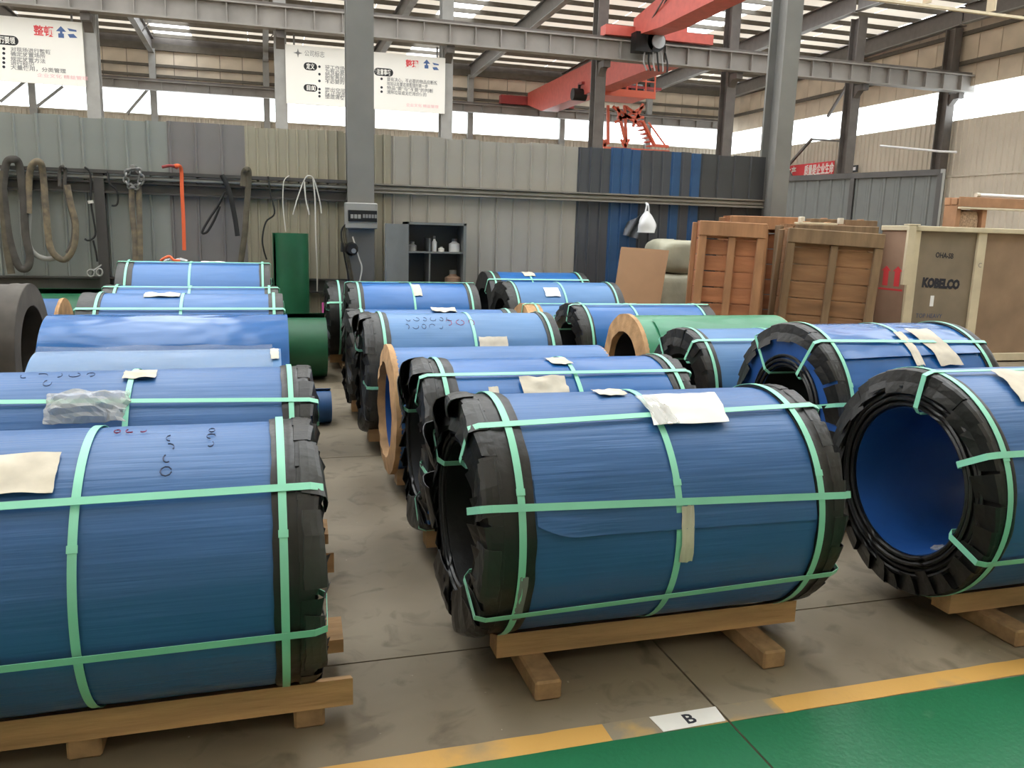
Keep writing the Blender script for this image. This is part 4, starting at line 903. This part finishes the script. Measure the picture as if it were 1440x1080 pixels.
# other walls, out of the picture
wl = struct('wall_left'); corr_y(YB, YF, 0, 9, XL).build('cladding', 'cladding_low', wl); MB().box(XL-.1, XL, YB, YF, 10.2, 12).build('upper_cladding', 'cladding', wl)
wbk = struct('wall_front'); corr(XL, XR, 0, 10.1, YB, 'cladding_low').build('cladding', 'cladding_low', wbk); MB().box(XL, XR, YB, YB+.1, 10.0, 12).build('upper_cladding', 'cladding', wbk)

# roof ------------------------------------------------------------------
cl = struct('ceiling')
def zroof(y):
    if y > Y2: return 11.45+(YF-y)/(YF-Y2)*.45
    return 11.9-.0*(Y2-y)
strips3 = [(-5.5, -3.6), (8.2, 10.0), (20.2, 22.0)]
def roof_bay(y0, y1, strips):
    xs_ = [XL]+[v for s in strips for v in s]+[XR]
    for i in range(len(xs_)-1):
        a, b = xs_[i], xs_[i+1]; sky = i % 2 == 1
        nseg = 1 if sky else max(1, round((b-a)/3.0))
        for k in range(nseg):
            u0, u1 = a+(b-a)*k/nseg, a+(b-a)*(k+1)/nseg
            vs = [(u0+.01, y0, zroof(y0+.01)+.2), (u1-.01, y0, zroof(y0+.01)+.2), (u1-.01, y1, zroof(y1)+.2), (u0+.01, y1, zroof(y1)+.2)]
            MB().add(vs, [(0,1,2,3)]).build('skylight' if sky else 'roof_sheet', 'fibreglass' if sky else 'roof_sheet', cl)
roof_bay(Y2, YF, strips3)
every = [(-15.6+6*k, -13.0+6*k) for k in range(8)]  # unseen skylight strips, added over the nearer bays for more light
roof_bay(11.0, Y2, [s for s in every if s[1] < 29])
roof_bay(YB, 2.5, [])  # unseen roof, left solid here to darken the coil fronts
roof_bay(2.5, 11.0, [(a-.4, b+.4) for a, b in every if b < 29])  # unseen skylights, widened so light reaches the coils from above and behind
def purlin(y):
    z = zroof(y); MB().prism([(y, z), (y+.10, z), (y+.10, z+.19), (y, z+.19)], XL, XR, 'x').build('purlin', 'purlin', cl)
y = YF-.6
while y > Y2: purlin(y); y -= 1.5
y = Y2-.4
while y > 20: purlin(y); y -= 1.5
def rafter(x, y0, y1, zoff=0., dp=.75, m='steel_brown'):
    o = empty('rafter', (x, 0, 0)); o.parent = cl
    def seg(w, za, zb_):
        vs = []
        for yy in (y0, y1):
            z = zroof(yy)+zoff; vs += [(-w/2, yy, z+za), (w/2, yy, z+za), (w/2, yy, z+zb_), (-w/2, yy, z+zb_)]
        return vs, [(0,1,2,3),(7,6,5,4),(0,4,5,1),(1,5,6,2),(2,6,7,3),(3,7,4,0)]
    MB().add(*seg(.03, -dp, 0)).build('web', m, o); MB().add(*seg(.28, -dp-.03, -dp)).build('bottom_flange', 'steel_grey_light', o); MB().add(*seg(.28, -.03, 0)).build('top_flange', m, o)
mat('rafter_grey', (.16, .15, .145), .5, .1, var=.1)
for x in posts: rafter(x, Y2+.1, YF-.1, m='rafter_grey')
rafter(XR-.3, Y2+.1, YF-.1, m='rafter_grey')
for x in (12.1, 18.0, 24.1, 29.6): rafter(x, 11.2, Y2-.1, m='rafter_grey')
# knee links between rafters and purlins
for x in posts:
    if x < -6: continue
    for y in (36, 42, 47):
        MB().beam((x+.05, y, zroof(y)-.7), (x+.55, y, zroof(y)+.02), .05, .05).build('fly_brace', 'rafter_grey', cl)

# ------------------------------------------------------------------ sign boards between the mid columns
def sign_board(label, x0, x1, z0, z1, y):
    o = tag(empty('sign_board', (0, y, 0)), label, 'sign')
    MB().box(x0, x1, 0, .08, z0, z1).build('board', 'sign_white', o)
    for x in (x0+.3, (x0+x1)/2, x1-.3): MB().box(x-.03, x+.03, .02, .06, z1, 8.2-.001).build('hanger', 'steel_grey', o)
    return o
YS = 31.42
S = YS/31.42
def sx(px, py=110): return at(px, py, YS).x
def sz(px, py): return at(px, py, YS).z
x0, x1 = sx(402), sx(626); z0, z1 = sz(404, 145), sz(402, 62)
sb = sign_board('large white printed board hanging behind the control box column', x0, x1, z0, z1, YS)
def tx(o, body, px, py, hgt, m, bold=0., width=None):
    p = at(px, py, YS); return lettering(body, hgt, m, o, (p.x, -.003, p.z), bold=bold, width=width)
def pill(o, pa, pb, h, txt, m='machine_black'):
    a, b = at(*pa, YS), at(*pb, YS); r = h/2; zc = (a.z+b.z)/2; pts = []
    for k in range(9): t = PI/2+PI*k/8; pts.append((a.x+r+r*math.cos(t), zc+r*math.sin(t)))
    for k in range(9): t = -PI/2+PI*k/8; pts.append((b.x-r+r*math.cos(t), zc+r*math.sin(t)))
    MB().prism(pts, -.004, 0, 'y').build('title_plate', m, o)
    lettering(txt, h*.78, 'sign_white', o, (a.x+h*.35, -.006, zc-h*.28), width=(b.x-a.x)-h*.7, bold=.004)
def logo(o, px, py, s):   # compass-like emblem
    p = at(px, py, YS); c = p.x, p.z
    for k in range(4):
        t = PI/2*k; dx, dz = math.cos(t), math.sin(t)
        MB().prism([(c[0]+dx*s*.25-dz*s*.22, c[1]+dz*s*.25+dx*s*.22), (c[0]+dx*s*.25+dz*s*.22, c[1]+dz*s*.25-dx*s*.22), (c[0]+dx*s*1.1, c[1]+dz*s*1.1)], -.004, 0, 'y').build('emblem', 'grey_text', o)
    MB().box(c[0]-s*.3, c[0]+s*.3, -.004, 0, c[1]-s*.3, c[1]+s*.3).build('emblem', 'grey_text', o)
def icons(o, pa, pb, s):
    p, q = at(*pa, YS), at(*pb, YS)
    MB().prism([(p.x-s*.5, p.z+.05*s), (p.x+s*.5, p.z+.05*s), (p.x, p.z+s*.6)], -.004, 0, 'y').build('icon', 'sign_blue', o)
    MB().box(p.x-s*.12, p.x+s*.12, -.004, 0, p.z-.15*s, p.z+.05*s).build('icon', 'sign_blue', o); MB().box(p.x-s*.3, p.x+s*.25, -.004, 0, p.z-.6*s, p.z-.15*s).build('icon', 'sign_blue', o)
    MB().prism([(q.x-s*.5, q.z+.42*s), (q.x+s*.4, q.z+.30*s), (q.x+s*.4, q.z+.12*s), (q.x-s*.3, q.z+.14*s)], -.004, 0, 'y').build('icon', 'sign_blue', o)
    MB().prism([(q.x-s*.5, q.z-.2*s), (q.x+s*.1, q.z-.12*s), (q.x+s*.45, q.z-.5*s), (q.x-s*.3, q.z-.55*s)], -.004, 0, 'y').build('icon', 'sign_blue', o)
logo(sb, 419, 74.5, .14); tx(sb, '公司标志', 428, 78, .22, 'grey_text', width=.68)
pill(sb, (427, 93), (446, 94), .26, '定义'); pill(sb, (427, 123.5), (446.5, 124), .24, '目的')
def bullets(o, rows, px0, h=.115, w=None):
    for (py, txt, dot, wd) in rows:
        p = at(px0, py, YS)
        if dot: MB().prism([(p.x-.19+.045*math.cos(t), p.z+.05+.045*math.sin(t)) for t in [2*PI*k/10 for k in range(10)]], -.004, 0, 'y').build('bullet', 'ink', o)
        lettering(txt, .15, 'grey_text', o, (p.x, -.003, p.z), bold=.002, width=wd)
bullets(sb, [(96.5, '将工作场所任何东西区分', 1, 1.9), (102, '为有必要的与不必要的', 0, 1.7), (107, '把必要的东西与不必要', 1, 1.7), (112, '的东西明确地严格区分', 0, 1.7), (116.5, '不必要的东西尽快处理', 1, 1.7), (128, '腾出空间，空间活用', 1, 1.6), (133, '防止误用，误送', 1, 1.3), (138, '塑造清爽的工作场所', 1, 1.55)], 457)
tx(sb, '整理', 570.5, 94, .30, 'sign_red', bold=.008, width=.47); icons(sb, (600, 90), (613, 93), .26)
pill(sb, (526, 100), (553, 103), .27, '注意事项')
bullets(sb, [(113.5, '要有决心，不必要的物品应断然', 1, 1.85), (119.5, '地加以处置这是整理的第一步', 0, 1.5), (125.5, '物品“要”与“不要”的判断', 1, 1.7), (131.5, '清除垃圾或无使用价值的', 1, 1.45)], 544)
tx(sb, '企业文化 精益管理', 571, 149, .12, 'sign_pink', width=1.2)
s1x1 = sx(120); 
sb = sign_board('white printed board at the top left edge of the view', s1x1-5.6, s1x1, sz(122, 122), sz(118, 32), YS)
tx(sb, '整顿', 47.5, 48, .33, 'sign_red', bold=.008, width=.58); icons(sb, (86, 45), (102, 46), .30)
pill(sb, (-14, 55.5), (26, 57), .29, '推行要领')
bullets(sb, [(71.5, '对现场进行整顿', 1, 1.15), (78, '确定放置场所', 1, 1.0), (85, '规定放置方法', 1, 1.0), (91, '进行标识', 1, .68), (97, '大量使用，分类管理', 1, 1.6)], 15)
tx(sb, '企业文化 精益管理', 52, 107.5, .13, 'sign_pink', width=1.5)

# banner and notice on the right wall
bn = empty('red_banner', (0, 0, 0)); tag(bn, 'red banner with pale characters on the far right wall', 'banner')
a, b = atx(1092, 236, XR-.15), atx(1175, 228, XR-.15); zb0 = atx(1135, 247.5, XR-.15).z-.45; zb1 = (a.z+b.z)/2+.05
MB().box(XR-.24, XR-.20, b.y, a.y, zb0, zb1).build('cloth', 'banner_red', bn)
y1_, y2_, y3_ = atx(1119, 240, XR-.24).y, atx(1131, 240, XR-.24).y, atx(1172, 240, XR-.24).y
lettering('安全生产', .62, 'sign_white', bn, (XR-.245, a.y-.15, zb0+.52), (PI/2, 0, -PI/2), width=a.y-.15-y1_, bold=.01); lettering('质量是企业生命', .62, 'sign_white', bn, (XR-.245, y2_, zb0+.52), (PI/2, 0, -PI/2), width=y2_-y3_, bold=.01)
nt_ = empty('notice_board', (0, 0, 0)); tag(nt_, 'small white notice in a black frame on the right wall', 'notice')
a, b = atx(1193, 243, XR-.2), atx(1206, 232, XR-.2)
MB().box(XR-.20, XR-.14, b.y, a.y, a.z, b.z).build('frame', 'machine_black', nt_); MB().box(XR-.215, XR-.20, b.y+.12, a.y-.12, a.z+.1, b.z-.09).build('sheet', 'bag_white', nt_)
cbm = empty('white_pipe', (0, 0, 0)); tag(cbm, 'pale slanting pipe fixed across the right wall cladding', 'pipe')
MB().tube([atx(1238, 205, 29.2), atx(1322, 213, 29.2), atx(1345, 214, 29.2)], .05, 6).build('pipe', 'bag_white', cbm, True)

# cable tray near the top right corner
ct = empty('cable_tray', (0, 0, 0)); tag(ct, 'pale cable tray crossing the top right corner below the roof', 'cable tray')
a, b = at(1236, -2, 20), at(1455, 29.5, 20); zc = (a.z+b.z)/2
MB().box(a.x-6, b.x+4, 19.9, 20.0, zc-.05, zc+.02).build('tray', 'batten', ct); MB().box(a.x-6, b.x+4, 20.1, 20.2, zc+.02, zc+.08).build('tray', 'batten', ct)
for k in range(7): MB().box(a.x-5+k*2.2, a.x-4.95+k*2.2, 19.9, 20.2, zc+.08, 11.9).build('hanger', 'batten', ct)

# ------------------------------------------------------------------ cranes
ca = empty('overhead_crane', (0, 0, 0)); tag(ca, 'red overhead crane girder running out of the top of the picture', 'crane')
vs = []
for y_, z0_, z1_ in ((11.8, 8.95, 10.05), (28.5, 8.95, 10.05), (30.9, 9.12, 9.75)): vs += [(13.7, y_, z0_), (14.6, y_, z0_), (14.6, y_, z1_), (13.7, y_, z1_)]
fs = [(0,1,2,3), (11,10,9,8)]
for k in (0, 4): fs += [(k, k+4, k+5, k+1), (k+1, k+5, k+6, k+2), (k+2, k+6, k+7, k+3), (k+3, k+7, k+4, k)]
MB().add(vs, fs).build('girder', 'crane_red', ca)
MB().box(12.5, 17.05, 30.72, 31.25, 9.06, 9.42).build('end_truck', 'crane_red', ca)
for x in (12.8, 16.7): MB().tube([(x, 30.9, 9.13), (x, 31.1, 9.13)], .07, 12).build('wheel', 'steel_brown', ca, True)
p = at(915, 66, 30.5)
MB().tube([(p.x+.1, 30.2, p.z+.15), (p.x+.1, 30.7, p.z+.15)], .38, 16).build('motor', 'machine_black', ca, True)
MB().box(p.x-.75, p.x-.05, 30.2, 30.68, p.z-.25, p.z+.45).build('gearbox', 'machine_black', ca)
MB().tube([(p.x+.15, 30.12, p.z+.15), (p.x+.15, 30.2, p.z+.15)], .27, 16).build('motor_cap', 'chain', ca, True)
for k in range(6): MB().tube(smooth_path([(p.x-.3+.17*k, 30.35, p.z-.2), (p.x-.35+.2*k, 30.3, p.z-.6), (p.x-.2+.17*k, 30.3, p.z-.9)], 4), .035, 5).build('cable', 'rope_black' if k % 2 else 'steel_grey_light', ca)
for k in range(4):
    a, b = at(915+k*6, 30, 29.5), at(935+k*4, -4, 28); MB().tube([a, b], .03, 5).build('cable', 'steel_brown', ca)
cb2 = empty('overhead_crane', (0, 0, 0)); tag(cb2, 'farther red overhead crane spanning to the back windows', 'crane')
vs = []
for y_, z0_, z1_ in ((31.9, 8.45, 9.95), (47.5, 8.55, 9.95), (50.3, 9.25, 9.95)): vs += [(15.55, y_, z0_), (16.5, y_, z0_), (16.5, y_, z1_), (15.55, y_, z1_)]
MB().add(vs, fs).build('girder', 'crane_red', cb2)
MB().box(13.9, 18.6, 50.35, 50.85, 9.25, 9.75).build('end_truck', 'crane_red_dark', cb2)
for px_, py_ in ((814, 133), (868, 122), (893, 127)):
    p = at(px_, py_, 41); MB().tube([(p.x-.35, 41, p.z), (p.x+.35, 41, p.z)], .30, 14).build('hoist_motor', 'machine_black', cb2, True)
    MB().box(p.x-.06, p.x+.06, 40.95, 41.05, p.z, 9.0).build('hoist_bracket', 'machine_black', cb2)
MB().box(15.4, 19.8, 40.7, 41.3, 9.0, 9.12).build('hoist_rail', 'crane_red_dark', cb2)
rp = empty('access_platform', (0, 0, 0)); tag(rp, 'orange red access platform with stair below the far crane', 'platform')
YPf = 41.0
def q_(px, py, dy=0): return at(px, py, YPf+dy)
a, b = q_(846, 142)-Vector((.75, 0, 0)), q_(921, 134)-Vector((.75, 0, 0)); zc = (a.z+b.z)/2
MB().box(a.x, b.x, YPf-1.6, YPf+1.2, zc-.06, zc+.06).build('deck', 'platform_red', rp)
MB().box(a.x, b.x, YPf-1.65, YPf-1.55, zc-.22, zc+.12).build('edge_beam', 'platform_red', rp)
for k in range(7):
    x = a.x+(b.x-a.x)*k/6; MB().beam((x, YPf-1.5, zc), (x, YPf-1.5, zc+1.15), .06, .06, (1, 0, 0)).build('post', 'platform_red', rp)
for zz in (.6, 1.15): MB().beam((a.x, YPf-1.5, zc+zz), (b.x, YPf-1.5, zc+zz), .05, .05).build('railing', 'platform_red', rp)
for (pa, pb) in (((855, 148), (855, 203)), ((868, 150), (880, 200)), ((904, 146), (890, 178)), ((878, 148), (881, 202)), ((868, 165), (905, 165)), ((862, 150), (900, 176)), ((905, 150), (865, 172)), ((880, 150), (900, 165))):
    MB().beam(q_(*pa), q_(*pb), .13, .13, (0, 1, 0)).build('strut', 'platform_red', rp)
for dy in (0, .8):
    MB().beam(q_(903, 170, dy), q_(920, 204, dy), .10, .28, (0, 1, 0)).build('stair_stringer', 'platform_red', rp)
    MB().beam(q_(912, 172, dy), q_(938, 208, dy), .07, .07, (0, 1, 0)).build('handrail', 'platform_red', rp)
for k in range(7):
    p = q_(903+17*k/6, 170+34*k/6); MB().box(p.x-.12, p.x+.12, YPf, YPf+.8, p.z-.03, p.z+.03).build('tread', 'platform_red', rp)
MB().beam(q_(917, 204), q_(940, 206), .14, .14, (0, 1, 0)).build('strut', 'platform_red', rp)
for px_ in (850, 879):   # splayed feet
    for dx_ in (-6, -2, 2, 6): MB().beam(q_(px_, 207), q_(px_+dx_, 196), .10, .10, (0, 1, 0)).build('hook_prong', 'platform_red', rp)
MB().box(q_(848, 200).x, q_(940, 200).x, YPf-.2, YPf+.9, q_(890, 209).z-.1, q_(890, 209).z).build('lower_deck', 'platform_red', rp)
for px_ in (850, 935): 
    p = q_(px_, 209); MB().box(p.x-.1, p.x+.1, YPf+.3, YPf+.5, 0, p.z-.05).build('leg', 'platform_red', rp)

# ------------------------------------------------------------------ paper marker on the floor
fm = empty('floor_marker', (0, 0, 0)); tag(fm, 'white paper with letter B stuck on the yellow line', 'sign')
vv = [at(922, 1001, 2.3), at(1007, 992, 2.3)]
fx = [(1.245, 2.262), (1.485, 2.268), (1.495, 2.355), (1.235, 2.352)]
MB().add([(x_, y_, .0035) for x_, y_ in fx]+[(x_, y_, .0055) for x_, y_ in fx], [(3,2,1,0),(4,5,6,7),(0,1,5,4),(1,2,6,5),(2,3,7,6),(3,0,4,7)]).build('sheet', 'paper_white', fm)
lettering('B', .075, 'ink', fm, (1.345, 2.283, .006), (0, 0, .02), bold=.0015)

# ------------------------------------------------------------------ put every thing's origin at its base
bpy.context.view_layer.update()
for o in [o for o in COL.objects if o.parent is None and o.type == 'EMPTY' and 'category' in o.keys() and abs(o.location.x) < 1e-6 and o.rotation_euler.z == 0]:
    pts = [ch.matrix_world @ Vector(c_) for ch in o.children if ch.type == 'MESH' for c_ in ch.bound_box]
    if not pts: continue
    b = Vector(((min(p.x for p in pts)+max(p.x for p in pts))/2, (min(p.y for p in pts)+max(p.y for p in pts))/2, min(p.z for p in pts))); d = b-o.location
    o.location = b
    for ch in o.children: ch.location = ch.location-d
